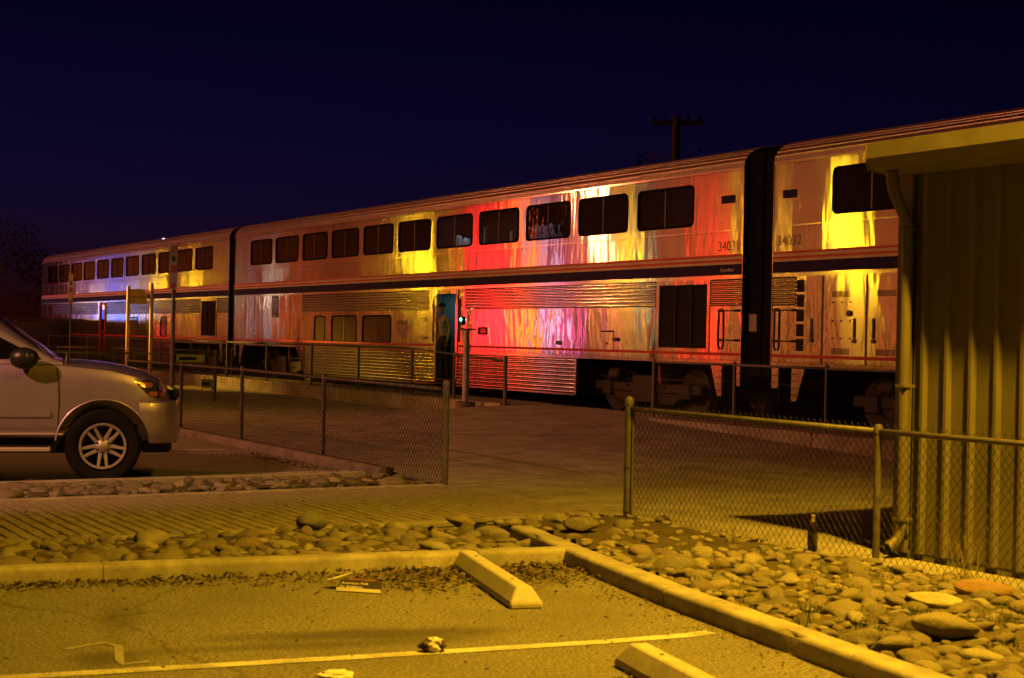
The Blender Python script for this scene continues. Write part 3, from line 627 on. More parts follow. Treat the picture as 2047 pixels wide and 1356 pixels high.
# ------------------------------------------------------------------ metal shed on the right
def shed_mat():
    m = mat('painted_corrugated_steel'); t = NT(m); v = t.coord('Object'); f = t.noise(v, 1.5, 5.); g = t.noise(t.coord('Object', (6,6,.5)), 3., 5.)
    c = t.ramp(f, [(.3, (.13,.114,.083)), (.7, (.165,.146,.108))]); c = t.mix(t.ramp(g, [(.5, 0.), (.75, .4)]), c, (.17,.14,.10))
    t.link(c, t.b.inputs['Base Color']); t.b.inputs['Roughness'].default_value = .55; return m
M['shed'] = shed_mat(); M['trim'] = simple('painted_trim', (.155,.135,.095), .55, 0, .2, 3.)
sh = site_empty('metal_shed', 12.2, 8.38); tag(sh, 'corrugated metal shed with gutter and downspout at the right edge', 'building')
SL, SD, EZ = 7.5, 6.0, 2.995
def corr(mb, a0, a1, z0, z1, fn, pitch=.233, w1=.062, w2=.028, dep=.036):
    x = a0; xs = []
    while x < a1:
        c = x + pitch/2; xs += [(x,0), (c-w1/2,0), (c-w2/2,dep), (c+w2/2,dep), (c+w1/2,0)]; x += pitch
    xs.append((x, 0)); vs = [fn(a, d, z) for z in (z0, z1) for a, d in xs]; n = len(xs); return mb.add(vs, [(i, i+1, n+i+1, n+i) for i in range(n-1)])
corr(MB(), .10, SL, .06, EZ, lambda a, d, z: (a, -d, z)).build('wall_sheet', M['shed'], sh)
corr(MB(), .05, SD-.2, .06, EZ+.2, lambda a, d, z: (-d, a, z)).build('wall_sheet', M['shed'], sh)
corr(MB(), .05, SD-.2, .06, EZ+.2, lambda a, d, z: (SL+.02+d, a, z)).build('wall_sheet', M['shed'], sh)
MB().box(.0, SL+.02, .004, SD, .0, .058).build('base_slab', M['kerb'], sh)
MB().box(.0, SL+.01, SD-.02, SD, .06, EZ+.6).build('back_wall', M['shed'], sh)
MB().box(-.045,.09,-.045,.0,.05,EZ).build('corner_trim', M['trim'], sh, bevel=.004)
MB().prism([(-.30,EZ-.0),(SD,EZ+.75),(SD,EZ+.83),(-.30,EZ+.09)], -.06, SL+.1, axis='x').build('roof', M['trim'], sh)
MB().prism([(-.34,EZ+.135),(-.345,EZ+.02),(-.31,EZ-.06),(-.10,EZ-.09),(-.02,EZ-.09),(-.02,EZ+.0),(-.30,EZ+.03),(-.325,EZ+.13)], -.09, SL+.1, axis='x').build('gutter', M['trim'], sh)
MB().prism([(-.345,EZ+.135),(-.35,EZ+.02),(-.315,EZ-.065),(-.10,EZ-.095),(-.02,EZ-.095),(-.02,EZ+.10)], -.105, -.091, axis='x').build('gutter_end', M['trim'], sh)
ds = MB(); pth = [(.05,-.21,EZ-.09),(.05,-.21,EZ-.16),(.06,-.19,EZ-.24),(.10,-.12,EZ-.42),(.11,-.10,EZ-.5)]
ds.tube(pth, .045, 8); ds.tube([(.11,-.10,EZ-.5),(.11,-.10,.24)], .043, 8); ds.tube([(.11,-.10,.26),(.105,-.13,.15),(.09,-.22,.10)], .045, 8, caps=False)
M['trim2'] = simple('painted_downspout', (.14,.12,.085), .55, 0, .2, 3.); ds.build('downspout', M['trim2'], sh, auto=50)
for z in (EZ-.52, 1.3, .3): MB().box(.06,.16,-.148,-.04,z,z+.02).build('strap', M['trim2'], sh)
# ------------------------------------------------------------------ double-deck stainless coaches
CL = 25.38
def flutes(mb, x0, x1, z0, z1, n, dep=.018, endcap=True):
    p = (z1-z0)/n; prof = []
    for k in range(n):
        b = z0 + k*p
        for a in (0, .07, .16, .32, .5, .68, .84, .93): 
            y = -dep*math.sin(math.pi*min(1, max(0, (a-.07)/.86))) ** .6 if .07 < a < .93 else .004
            prof.append((y, b + a*p))
    prof.append((0.0, z1)); m = len(prof); mb.add([(x0, y, z) for y, z in prof] + [(x1, y, z) for y, z in prof], [(i, i+1, m+i+1, m+i) for i in range(m-1)])
    if endcap:
        for x in (x0, x1): mb.add([(x, y, z) for y, z in prof] + [(x, .005, z1), (x, .005, z0)], [tuple(range(m+2))])
    return mb
def sheet(mb, x0, x1, z0, z1, holes=(), y=0.0, rev=.05, warp=0.0):
    hs = [h for h in holes if h[0] < x1 and h[1] > x0 and h[2] < z1 and h[3] > z0]
    xs = sorted({x0, x1, *[min(max(v, x0), x1) for h in hs for v in h[:2]]}); zs = sorted({z0, z1, *[min(max(v, z0), z1) for h in hs for v in h[2:]]})
    yy = lambda x: y + warp*(x-x0)/(x1-x0)
    for i in range(len(xs)-1):
        for j in range(len(zs)-1):
            cx, cz = (xs[i]+xs[i+1])/2, (zs[j]+zs[j+1])/2
            if any(h[0] < cx < h[1] and h[2] < cz < h[3] for h in hs): continue
            mb.quad((xs[i],yy(xs[i]),zs[j]), (xs[i+1],yy(xs[i+1]),zs[j]), (xs[i+1],yy(xs[i+1]),zs[j+1]), (xs[i],yy(xs[i]),zs[j+1]))
    for h in hs:
        a, b, c, d = max(h[0], x0), min(h[1], x1), h[2], h[3]
        mb.quad((a,y,c),(b,y,c),(b,y+rev,c),(a,y+rev,c)); mb.quad((a,y,d),(b,y,d),(b,y+rev,d),(a,y+rev,d))
        if h[0] >= x0: mb.quad((a,y,c),(a,y,d),(a,y+rev,d),(a,y+rev,c))
        if h[1] <= x1: mb.quad((b,y,c),(b,y,d),(b,y+rev,d),(b,y+rev,c))
    return mb
def train_window(parent, x0, x1, z0, z1, pane='pane', mullion=True, r=.09):
    w = MB(); ring(w, rrect(x0-.03, x1+.03, z0-.03, z1+.03, r+.03), rrect(x0+.012, x1-.012, z0+.012, z1-.012, r), -.010, .02)
    o = w.build('window', M['rubber'], parent); mid = (x0+x1)/2; g = .016 if mullion else 0
    for (a, b) in (((x0, mid-g), (mid+g, x1)) if mullion else ((x0, x1),)): MB().quad((a,.016,z0),(b,.016,z0),(b,.016,z1),(a,.016,z1)).build('pane', M[pane], o)
    if mullion: MB().box(mid-g, mid+g, .004, .02, z0, z1).build('mullion', M['blackmetal'], o)
    return o
ROOF = []
def _roofprof():
    base = [(-.012,4.69), (.0,4.76), (.03,4.83), (.10,4.92), (.22,5.0), (.42,5.06), (.75,5.11), (1.15,5.14), (1.55,5.15)]
    pts = []
    for i in range(len(base)-1):
        a, b = Vector(base[i]), Vector(base[i+1]); k = max(1, int((b-a).length/.0075))
        for j in range(k): pts.append(a.lerp(b, j/k))
    L = 0; out = []
    for i, p in enumerate(pts):
        q_ = pts[min(i+1, len(pts)-1)]; d = (q_-p); n_ = Vector((-d.y, d.x)).normalized() if d.length else Vector((0,1)); L += d.length
        out.append(tuple(p + n_*(.017*max(0, math.sin(L/.092*2*math.pi))**.8 if L > .05 else 0)))
    return out + [(3.1-a, b) for a, b in reversed(out)]
ROOFP = _roofprof()
def truck(car, xc):
    t = MB().box(xc-1.75, xc+1.75, .38, .52, .62, .80).box(xc-.35, xc+.35, .30, .54, .42, .95).prism([(xc-1.3,.62),(xc-.85,.40),(xc+.85,.40),(xc+1.3,.62)], .40, .50)
    t.box(xc-.2, xc+.2, .5, 2.6, .62, .9); o = t.build('truck', M['truckmetal'], car, bevel=.015)
    for ax in (-1.3, 1.3):
        for y in (.66, 2.26): MB().lathe([(.10,-.02),(.36,-.015),(.40,-.04),(.452,-.04),(.457,.08),(.48,.10),(.48,.11),(.1,.11)], 28, (xc+ax, y, .657), axis='y').build('wheel', M['truckmetal'], o, auto=35)
        MB().box(xc+ax-.17, xc+ax+.17, .33, .50, .52, .82).build('journal_box', M['truckmetal'], o, bevel=.03)
        MB().lathe([(.06,0),(.06,2.0)], 10, (xc+ax, .5, .657), axis='y').build('axle', M['truckmetal'], o)
    for sx in (-.62, -.42, .42, .62):
        MB().tube([(xc+sx + .07*math.cos(k*.9), .42 + .07*math.sin(k*.9), .70 + k*.008) for k in range(40)], .013, 5).build('spring', M['truckmetal'], o)
    MB().lathe([(.11,0),(.12,.02),(.12,.3),(.08,.34)], 12, (xc-.95, .25, .95), axis='x').build('brake_cylinder', M['truckmetal'], o, auto=40)
    MB().tube([(xc-1.5,.36,.9),(xc-.3,.34,.86),(xc+1.5,.36,.9)], .016, 6).build('brake_pipe', M['truckmetal'], o)
    MB().tube([(xc+.5,.34,1.2),(xc+.55,.34,.8)], .035, 8).build('damper', simple('rusty_red_primer', (.22,.05,.03), .6), o)
    return o
def rivets(car, rows):
    mb = MB()
    for (x0, x1, z, st) in rows:
        k = int((x1-x0)/st)
        for i in range(k+1):
            x = x0 + i*(x1-x0)/k; r = .010
            mb.add([(x-r,-.004,z),(x,-.004,z-r),(x+r,-.004,z),(x,-.004,z+r),(x,-.013,z)], [(0,1,4),(1,2,4),(2,3,4),(3,0,4)])
    tag(mb.build('rivets', M['blackmetal'], car, fix=False), kind='stuff')
def grab_irons(car, x0, x1, z0, z1):
    for z in (z0, z1):
        MB().tube([(x0,0,z),(x0,-.06,z),(x1,-.06,z),(x1,0,z)], .011, 6).build('grab_iron', M['blackmetal'], car, auto=60)
    MB().tube([(x0+.03,-.02,z0-.16),(x0+.03,-.055,z0-.1),(x0+.03,-.055,z1),(x0+.03,-.02,z1+.03)], .020, 6).build('grab_iron', M['blackmetal'], car, auto=60)
    for x in (x0, x1):
        for z in (z0, z1): MB().lathe([(.024,-.045),(.024,.0)], 8, (x, 0, z), axis='y').build('grab_bracket', M['blackmetal'], car)
def louver(car, x0, x1, z0, z1, n=24):
    o = MB(); ring(o, [(x0-.07,z0-.07),(x1+.07,z0-.07),(x1+.07,z1+.06),(x0-.07,z1+.06)], [(x0,z0),(x1,z0),(x1,z1),(x0,z1)], -.012, .03); o = o.build('louver', M['steel_low'], car)
    MB().quad((x0,.055,z0),(x1,.055,z0),(x1,.055,z1),(x0,.055,z1)).build('louver_back', M['louver'], o); p = (z1-z0)/n
    sl = MB().add([(x0,.05,0),(x1,.05,0),(x1,.0,-p*.55),(x0,.0,-p*.55),(x0,.052,-.006),(x1,.052,-.006),(x1,.002,-p*.55-.006),(x0,.002,-p*.55-.006)], [(0,1,2,3),(4,5,6,7),(2,3,7,6)]).mesh('slat', M['louver'])
    for k in range(n): s_ = link('slat', sl, o); s_.location.z = z0 + (k+.95)*p
    for f in (1/3, 2/3): MB().box(x0+(x1-x0)*f-.008, x0+(x1-x0)*f+.008, -.004, .05, z0, z1).build('louver_bar', M['louver'], o)
def side_steps(car, xe, sgn):
    """stirrup steps and flared end plates hanging below the sill; sgn -1: car body lies to the left of xe"""
    for (a, b, zt, zb, tp) in ((.02,.19,1.255,.86,.0), (.52,.86,1.255,.66,.2)):
        P = [(xe+sgn*a, zt), (xe+sgn*b, zt), (xe+sgn*(b-tp), zb+.03), (xe+sgn*(b-tp-.03), zb), (xe+sgn*a, zb)]
        o = MB().prism(P, .004, .03).build('end_plate', M['steel_flute'], car)
        z = zb + .10
        while z < zt-.08: MB().box(min(P[0][0], P[2][0])+.012, max(P[0][0], P[2][0])-.012, -.004, .003, z, z+.012).build('tread_rib', M['blackmetal'], o); z += .115
    st = MB(); st.tube([(xe+sgn*.2,.012,1.24),(xe+sgn*.2,.012,.62),(xe+sgn*.53,.012,.62),(xe+sgn*.53,.012,1.24)], .012, 6); st.tube([(xe+sgn*.2,.012,.93),(xe+sgn*.53,.012,.93)], .012, 6); st.build('step_stirrup', M['blackmetal'], car)
def slots(car, x0, x1, z0, z1, n):
    mb = MB(); p = (x1-x0)/n
    for k in range(n): mb.box(x0+k*p, x0+k*p+p*.5, -.003, .0, z0, z1)
    return tag(mb.build('vent_slots', M['louver'], car), kind='stuff')
def make_car(name, s_right, label, windows, lower, doors, flute_zones, flat_zones, skirt, louvers=(), group='stainless double-deck coaches of the train'):
    car = site_empty('train_coach', s_right, 0, 0); tag(car, label, 'train car', group)
    holes = [(a, b, 3.75, 4.46) for a, b in windows]
    # upper deck sheets, each with its own slight set
    cuts = [-CL] + sorted((windows[i][1]+windows[i+1][0])/2 for i in range(len(windows)-1)) + [0]
    cuts = sorted(cuts); rr = random.Random(int(-s_right*10) + 500)
    for i in range(len(cuts)-1):
        sheet(MB(), cuts[i]+.001, cuts[i+1]-.001, 3.60, 4.67, holes, 0, .05, rr.uniform(-.004,.004)).build('side_sheet', M['steel'], car)
        sheet(MB(), cuts[i]+.001, cuts[i+1]-.001, 2.80, 3.595, (), 0, .05, rr.uniform(-.005,.005)).build('side_sheet', M['steel'], car)
    for i, (a, b) in enumerate(windows): train_window(car, a, b, 3.75, 4.46, 'pane_clear' if (s_right == 0.0 and i in (3, 4)) else 'pane')
    lh = [(a, b, 1.44, 2.12) for a, b, _ in lower]
    dh = [(a-.02, b+.02, .5, 2.66) for a, b in doors]; lv = [(a, b, 1.50, 2.66) for a, b in louvers]
    for (x0, x1) in flute_zones:
        flutes(MB(), x0+.004, x1-.004, 2.26, 2.74, 7).build('fluted_band', M['steel_flute'], car, auto=35)
        k = max(1, round((x1-x0)/2.6)); st = (x1-x0)/k
        for i in range(1, k):
            if not any(h[0]-.05 < x0+i*st < h[1]+.05 for h in lh): MB().box(x0+i*st-.005, x0+i*st+.005, -.004, .0, 1.30, 2.255).build('panel_joint', M['blackmetal'], car)
        for i in range(k): sheet(MB(), x0+i*st+.001, x0+(i+1)*st-.001, 1.30, 2.255, lh+lv, 0, .05, rr.uniform(-.006,.006)).build('side_sheet', M['steel_low'], car)
    for (x0, x1) in flat_zones: sheet(MB(), x0+.001, x1-.001, 1.30, 2.74, lh+lv, 0, .05, rr.uniform(-.008,.008)).build('side_sheet', M['steel_low'], car)
    MB().box(-CL, 0, -.006, .02, 2.742, 2.797).build('belt_rail', M['steel_flute'], car)
    # sill, cut at the doors
    xs = [-CL] + [v for d in sorted(doors) for v in (d[0]-.05, d[1]+.05)] + [0]
    for i in range(0, len(xs), 2):
        MB().box(xs[i], xs[i+1], -.008, .03, 1.235, 1.297).build('side_sill', M['steel_flute'], car)
        MB().box(xs[i], xs[i+1], -.012, -.0085, 1.385, 1.435).build('stripe', M['red'], car)
    for (a, b, p) in lower: train_window(car, a, b, 1.44, 2.12, p, b-a > .9, .11)
    for (a, b, m_) in ((3.128,3.172,'red'), (3.084,3.128,'white_stripe'), (3.040,3.084,'red'), (2.998,3.040,'white_stripe'), (2.812,2.998,'blue')):
        MB().box(-CL+.002, -.002, -.0075, -.0055, a, b).build('stripe', M[m_], car)
    MB().box(-CL, 0, -.016, .0, 4.655, 4.692).build('roof_rail', M['steel_flute'], car)
    MB().box(-CL, 0, -.004, .0, 3.588, 3.608).build('seam_batten', M['steel_flute'], car)
    rivets(car, [(-CL+.05, -.05, 4.635, .07), (-CL+.05, -.05, 2.77, .07), (-CL+.05, -.05, 1.315, .16), (-CL+.05,-.05,3.57,.14)])
    n = len(ROOFP); MB().add([(-CL, y, z) for y, z in ROOFP] + [(0, y, z) for y, z in ROOFP], [(i, i+1, n+i+1, n+i) for i in range(n-1)]).build('roof', M['steel_roof'], car)
    shell = MB()
    for x in (-CL, 0): shell.add([(x, .0, 1.27), (x, 3.1, 1.27)] + [(x, y, z) for y, z in reversed(ROOFP)], [tuple(range(n+2))])
    shell.quad((-CL,3.1,1.27),(0,3.1,1.27),(0,3.1,4.69),(-CL,3.1,4.69)); shell.quad((-CL,.03,1.24),(0,.03,1.24),(0,3.1,1.24),(-CL,3.1,1.24))
    shell.build('end_and_far_shell', M['truckmetal'], car)
    MB().box(0.0, .0, .3, 2.8, 1.2, 4.9)
    for x in (-CL, 0): MB().box(min(x, x+.0)-.006, x+.006, -.010, .05, 1.25, 4.66).build('corner_post', M['steel_flute'], car)
    # skirt with the low floor behind it
    for (x0, x1, sl) in skirt:
        flutes(MB(), x0+sl, x1, .50, 1.232, 9, .016).build('fluted_skirt', M['steel_flute'], car, auto=35)
        if sl: MB().prism([(x0,1.232),(x0+sl,1.232),(x0+sl,.50),(x0+sl-.12,.50)], -.004, .03).build('skirt_end', M['steel_low'], car)
        MB().box(x1-.0, x1+.05, -.018, .04, .49, 1.232).build('skirt_end', M['steel_flute'], car)
        MB().box(x0+sl, x1, .05, 3.0, .48, 1.23).build('underfloor', M['truckmetal'], car)
        MB().box(x0+sl, x1, -.02, .05, .47, .499).build('skirt_rail', M['steel_flute'], car)
    truck(car, -3.35); truck(car, -CL+3.35)
    for (a, b) in louvers: louver(car, a, b, 1.50, 2.66)
    side_steps(car, 0, -1); side_steps(car, -CL, 1)
    MB().box(0.008, .40, .55, 2.55, 1.0, 4.98).build('diaphragm', M['rubber'], car); MB().box(-CL-.40, -CL-.008, .55, 2.55, 1.0, 4.98).build('diaphragm', M['rubber'], car)
    MB().box(.012, .42, .10, .549, 1.02, 4.93).build('diaphragm_curtain', M['rubber'], car, bevel=.03)
    MB().box(-CL-.37, -CL-.012, .10, .549, 1.02, 4.93).build('diaphragm_curtain', M['rubber'], car, bevel=.03)
    MB().tube([(.0,1.55,.93),(.42,1.55,.93)], .12, 10).build('coupler', M['truckmetal'], car)
    return car
WIN = [(-3.17-2.08*k, -1.46-2.08*k) for k in range(11)]
# --- the middle coach with the open door
DX0, DX1 = -11.42, -10.46
c1 = make_car('mid', 0.0, 'stainless double-deck coach numbered 34031 with its boarding door open', WIN,
    [(-18.86,-18.14,'pane_reflection'), (-17.66,-16.04,'pane_reflection'), (-15.64,-13.95,'pane_reflection')], [(DX0, DX1)],
    [(-.88,0), (-10.02,-2.55), (-19.75,-11.86)], [(-2.55,-.88), (-21.6,-19.75), (-22.15,-21.6), (-CL,-22.15)], [(-20.2,DX0-.06,.75), (DX1+.06,-5.28,0)], louvers=[(-2.42,-.97)])
flutes(MB(), -22.13, -21.62, 2.1, 2.74, 9, .02).build('fluted_band', M['steel_flute'], c1, auto=35)
# doorway: pillars, header, pockets, vestibule
D = MB(); ring(D, [(DX0-.10,.62),(DX1+.10,.62),(DX1+.10,2.74),(DX0-.10,2.74)], [(DX0,.63),(DX1,.63),(DX1,2.64),(DX0,2.64)], -.02, .12); dr = D.build('door_frame', M['steel_low'], c1)
sheet(MB(), DX0-.44, DX0-.10, 1.30, 2.74, (), .0).build('side_sheet', M['steel_low'], c1); sheet(MB(), DX1+.10, DX1+.44, 1.30, 2.74, (), .0).build('side_sheet', M['steel_low'], c1)
for x in (DX0-.22, DX1+.13): MB().box(x, x+.09, -.004, .03, 1.50, 2.52).build('door_pocket', M['louver'], c1)
v = MB(); a, b = DX0, DX1
v.quad((a,.12,.63),(a,1.35,.63),(a,1.35,2.64),(a,.12,2.64)); v.quad((b,.12,.63),(b,1.35,.63),(b,1.35,2.64),(b,.12,2.64)); v.quad((a,1.35,.63),(b,1.35,.63),(b,1.35,2.64),(a,1.35,2.64)); v.quad((a,.12,2.64),(b,.12,2.64),(b,1.35,2.64),(a,1.35,2.64)); v.build('vestibule', M['vestibule'], c1)
MB().box(a,b,-.03,1.35,.58,.63).build('door_floor', M['truckmetal'], c1)
MB().box(a-.05,b+.05,-.20,-.02,.50,.545).build('door_step', M['truckmetal'], c1, bevel=.008)
MB().box(a+.42,a+.80,1.33,1.345,1.78,2.12).build('inner_window', M['rubber'], c1); MB().box(a+.46,a+.72,1.32,1.329,1.86,2.06).build('notice', simple('white_notice', (.55,.58,.58), .6), c1)
MB().tube([(b-.05,.2,.75),(b-.05,.2,1.2),(b-.1,.2,1.9)], .016, 6).build('door_handrail', M['steel_flute'], c1); MB().tube([(a+.05,.5,.75),(a+.05,.5,1.75)], .016, 6).build('door_handrail', M['steel_flute'], c1)
M['door_lamp'] = emit('vestibule_lamp', (.55,.95,1.0), 3.2)
MB().box(a+.3,b-.3,.55,.85,2.615,2.632).build('ceiling_lamp', M['door_lamp'], c1)
gl = MB().box(-10.19,-10.07,-.05,0,1.90,2.10).build('door_signal', M['blackmetal'], c1, bevel=.01)
MB().ell((-10.13,-.05,2.03),(.035,.03,.035)).build('lens', emit('green_lens', (.05,1.0,.62), 26.), gl, smooth=True)
grab_irons(c1, -.60, -.12, 1.66, 2.18)
hb = MB().box(-4.35,-3.92,-.012,0,1.42,1.78).build('hatch', M['steel_low'], c1, bevel=.006); MB().box(-3.91,-3.76,-.05,-.002,1.60,1.67).build('latch', M['blackmetal'], hb, bevel=.01)
MB().tube([(-4.36,-.014,1.795),(-3.92,-.014,1.795)], .014, 6).build('hinge', M['blackmetal'], hb); MB().box(-4.20,-4.10,-.0145,-.0125,1.53,1.57).build('stencil', M['red'], hb)
sw = MB(); ring(sw, rrect(-9.38,-8.96,1.68,1.86,.06), rrect(-9.33,-9.01,1.715,1.825,.045), -.01, .01); sw = sw.build('sign_window', M['rubber'], c1); MB().quad((-9.34,-.001,1.71),(-9.0,-.001,1.71),(-9.0,-.001,1.83),(-9.34,-.001,1.83)).build('pane', M['pane_reflection'], sw)
MB().box(-6.05,-5.82,-.012,0,1.50,1.585).build('data_plate', M['blackmetal'], c1); MB().box(-1.0,-.9,-.01,0,1.38,1.44)
lettering('lettering', '34031', .245, (-.70,-.003,3.24), M['ink'], c1); lettering('lettering', 'Superliner', .095, (-.62,-.009,2.87), M['ink_pale'], c1, shear=.2)
lettering('lettering', 'AMTRAK', .155, (-13.66,-.003,1.90), M['ink_logo'], c1, spacing=1.12); lettering('lettering', 'Coach', .135, (-12.22,-.003,1.55), M['ink'], c1)
lettering('lettering', '((•))', .10, (-12.10,-.003,2.02), M['ink'], c1)
def swoosh(car):
    cv = lambda p: (-13.75 + (p[0]-1405)/225*.92, 1.89 - (p[1]-760)/175*.34)
    E = [(1408,778),(1442,842),(1452,855),(1484,886),(1494,893),(1532,930)]; T = [((1545,766),(1560,774)), ((1585,775),(1600,775)), ((1612,772),(1622,766))]
    for k in range(3):
        mb = MB(); pts = []; n = 8
        for t in range(n+1):
            t /= n; row = []
            for e_, tp in ((E[2*k], T[k][0]), (E[2*k+1], T[k][1])):
                c = ((e_[0]+tp[0])/2 - 22, (e_[1]+tp[1])/2 - (18 if e_ is E[2*k] else 2)) if k == 0 else ((e_[0]+tp[0])/2 + (-18), (e_[1]+tp[1])/2 - 16)
                row.append(cv(((1-t)**2*e_[0] + 2*t*(1-t)*c[0] + t*t*tp[0], (1-t)**2*e_[1] + 2*t*(1-t)*c[1] + t*t*tp[1])))
            pts.append(row)
        vs = [(p[0], -.004, p[1]) for r_ in pts for p in r_]; mb.add(vs, [(2*i, 2*i+1, 2*i+3, 2*i+2) for i in range(n)]).build('logo_band', M['ink_logo'], car)
swoosh(c1)
# seats seen through the two lit windows
hr = simple('headrest_cover', (.62,.68,.74), .8, 0, .1); sd = simple('seat_dark', (.02,.018,.016), .9)
MB().box(-11.6,-7.5,1.30,1.34,3.5,4.6).build('inner_wall', sd, c1); MB().box(-11.6,-7.5,.10,1.30,3.52,3.55).build('upper_floor', sd, c1); MB().box(-11.6,-7.5,.10,1.30,4.56,4.60).build('upper_ceiling', sd, c1)
for x in (-11.62, -7.52): MB().box(x,x+.02,.10,1.30,3.55,4.56).build('inner_wall', sd, c1)
for (x, w, z1) in ((-11.24,.22,4.08), (-10.86,.30,4.0), (-10.38,.10,4.10), (-9.94,.07,4.22), (-8.72,.12,4.06)):
    MB().prism([(x-w/2,3.6),(x+w/2,3.6),(x+w/2*.9,z1-.12),(x+w*.35,z1-.02),(x+w*.1,z1-.10),(x-w*.2,z1),(x-w/2,z1-.05)], .42, .50).build('headrest', hr, c1, bevel=.012)
MB().box(-10.9,-10.5,.24,.32,4.545,4.558).build('reading_lamp', emit('reading_lamp', (.55,.75,1.0), 22.), c1); MB().box(-8.8,-8.6,.24,.30,4.545,4.558).build('reading_lamp', emit('reading_lamp_dim', (.5,.7,1.0), 10.), c1)
MB().box(-8.50,-8.18,1.28,1.295,4.12,4.42).build('lit_interior_patch', emit('interior_patch_glow', (.35,.45,.12), .35), c1)  # glowing patch stands in for a lit bit of the interior
MB().box(-1.62,-1.30,-.008,0,4.02,4.16)
for (x0, x1, z) in ((-.62,-.24,4.08),): MB().box(x0,x1,-.004,-.001,z,z+.14).build('blue_patch', M['blue'], c1)
mp2 = MB().box(.10,.30,.085,.099,1.82,2.12).build('end_notice', simple('dim_notice', (.22,.20,.18), .6), c1)
for x in (-24.4, -23.6, -22.9, -20.7): MB().box(x-.006, x+.006, -.005, .0, 1.31, 2.73).build('panel_joint', M['blackmetal'], c1)
# --- the car on the right
OFF = .80 + CL
sx = lambda s: s - OFF
w2 = [(sx(2.26+2.08*k), sx(3.97+2.08*k)) for k in range(11)]; w2 = [w for w in reversed(w2) if w[1] < -.6]
c2 = make_car('right', OFF, 'stainless double-deck coach numbered 34032 half hidden by the metal shed', w2, [(sx(9.2),sx(10.8),'pane_reflection')], [],
    [(sx(.80),sx(1.40)), (sx(7.9),-.0)], [(sx(1.40),sx(2.05)), (sx(2.05),sx(3.06)), (sx(3.06),sx(4.05)), (sx(4.05),sx(7.9))], [(sx(6.2),sx(20.5),0)])
lettering('lettering', '34032', .245, (sx(.90),-.003,3.27), M['ink'], c2)
grab_irons(c2, sx(.90), sx(1.36), 1.66, 2.18)
for k in range(5):
    z = 1.50 + k*.245; o = MB().box(sx(1.43),sx(1.60),-.010,.0,z,z+.20).build('grille', M['louver'], c2)
    for i in range(8): MB().box(sx(1.44)+i*.02, sx(1.446)+i*.02, -.016,-.0105,z,z+.2).build('grille_bar', M['truckmetal'], o)
for (x, wd) in ((2.05,.03), (3.06,.03), (4.05,.03)): MB().box(sx(x)-.02, sx(x)+.02, -.006, .0, 1.31, 2.735).build('panel_joint', M['blackmetal'], c2)
for (x0, x1) in ((2.28,2.70), (3.28,3.70)):
    for z in (2.38, 1.46): slots(c2, sx(x0), sx(x1), z, z+.10, 18)
for x in (1.80, 2.80, 3.22):
    h_ = MB().box(sx(x)-.03, sx(x)+.03, -.02, .0, 1.72, 2.04).build('door_handle', M['blackmetal'], c2, bevel=.012); MB().lathe([(.035,-.03),(.035,.0)], 10, (sx(x),0,1.68), axis='y').build('lock', M['galv'], h_)
MB().lathe([(.05,-.03),(.05,0)], 12, (sx(2.68),0,2.12), axis='y').build('lock', M['blackmetal'], c2)
for i in range(3):
    for z in (2.30,2.0,1.72): MB().lathe([(.014,-.012),(.014,0)], 8, (sx(2.30+i*.2),0,z), axis='y').build('bolt', M['blackmetal'], c2)
MB().box(sx(1.02),sx(1.38),-.004,-.001,4.06,4.20).build('blue_patch', M['blue'], c2)
# --- the far coach on the left
w3 = [(-3.33-2.08*k, -1.66-2.08*k) for k in range(11)]
c3 = make_car('far', -25.91, 'farthest stainless double-deck coach at the left end of the train', w3, [(-11.34,-10.0,'pane_reflection'), (-7.15,-6.45,'pane_reflection')], [(-15.3,-14.5)],
    [(-1.1,0), (-14.2,-2.75), (-23.2,-15.7)], [(-2.75,-1.1), (-15.7,-15.32), (-14.48,-14.2), (-CL,-23.2)], [(-20.1,-15.4,.7), (-14.4,-5.7,0)], louvers=[(-2.63,-1.18)])
dd3 = MB(); ring(dd3, [(-15.34,.6),(-14.46,.6),(-14.46,2.72),(-15.34,2.72)], [(-15.22,.66),(-14.58,.66),(-14.58,2.64),(-15.22,2.64)], -.015, .06); dd3 = dd3.build('door', M['red'], c3)
MB().box(-15.22,-14.58,.03,.05,.66,2.64).build('door_leaf', M['steel_low'], dd3); MB().box(-15.05,-14.75,.022,.03,1.65,2.45).build('door_window', M['pane'], dd3)
# faint marker lamp on the roof edge of the far coach
ml = MB().ell((-7.8,.25,5.03),(.10,.035,.018)).build('roof_lamp', emit('roof_marker', (.75,.78,1.0), 3.0), c3, smooth=True)
# ------------------------------------------------------------------ parked SUV
def car_paint():
    m = mat('champagne_silver_paint'); t = NT(m); b = t.b; f = t.noise(t.coord('Object', (1,1,1)), 900., 2.)
    t.link(t.ramp(f, [(.3, (.36,.30,.40)), (.7, (.46,.40,.50))]), b.inputs['Base Color']); b.inputs['Metallic'].default_value = .75; b.inputs['Roughness'].default_value = .38; b.inputs['Coat Weight'].default_value = 1.0; b.inputs['Coat Roughness'].default_value = .06
    d = t.noise(t.coord('Object'), 3., 5.); t.link(t.math('MULTIPLY_ADD', d, .2, .30), b.inputs['Roughness']); return m
M['paint_suv'] = car_paint(); M['tyre'] = simple('tyre_rubber', (.006,.0055,.005), .9, 0, .2, 20., spec=.2); M['alloy'] = simple('alloy_wheel', (.42,.40,.39), .5, .7, .1)
M['chrome'] = simple('satin_strip', (.55,.50,.48), .35, .35, 0); M['trim_dark'] = simple('dark_plastic', (.012,.011,.011), .4); M['suv_glass'] = simple('suv_glass', (.006,.006,.008), .03, 0, 0)
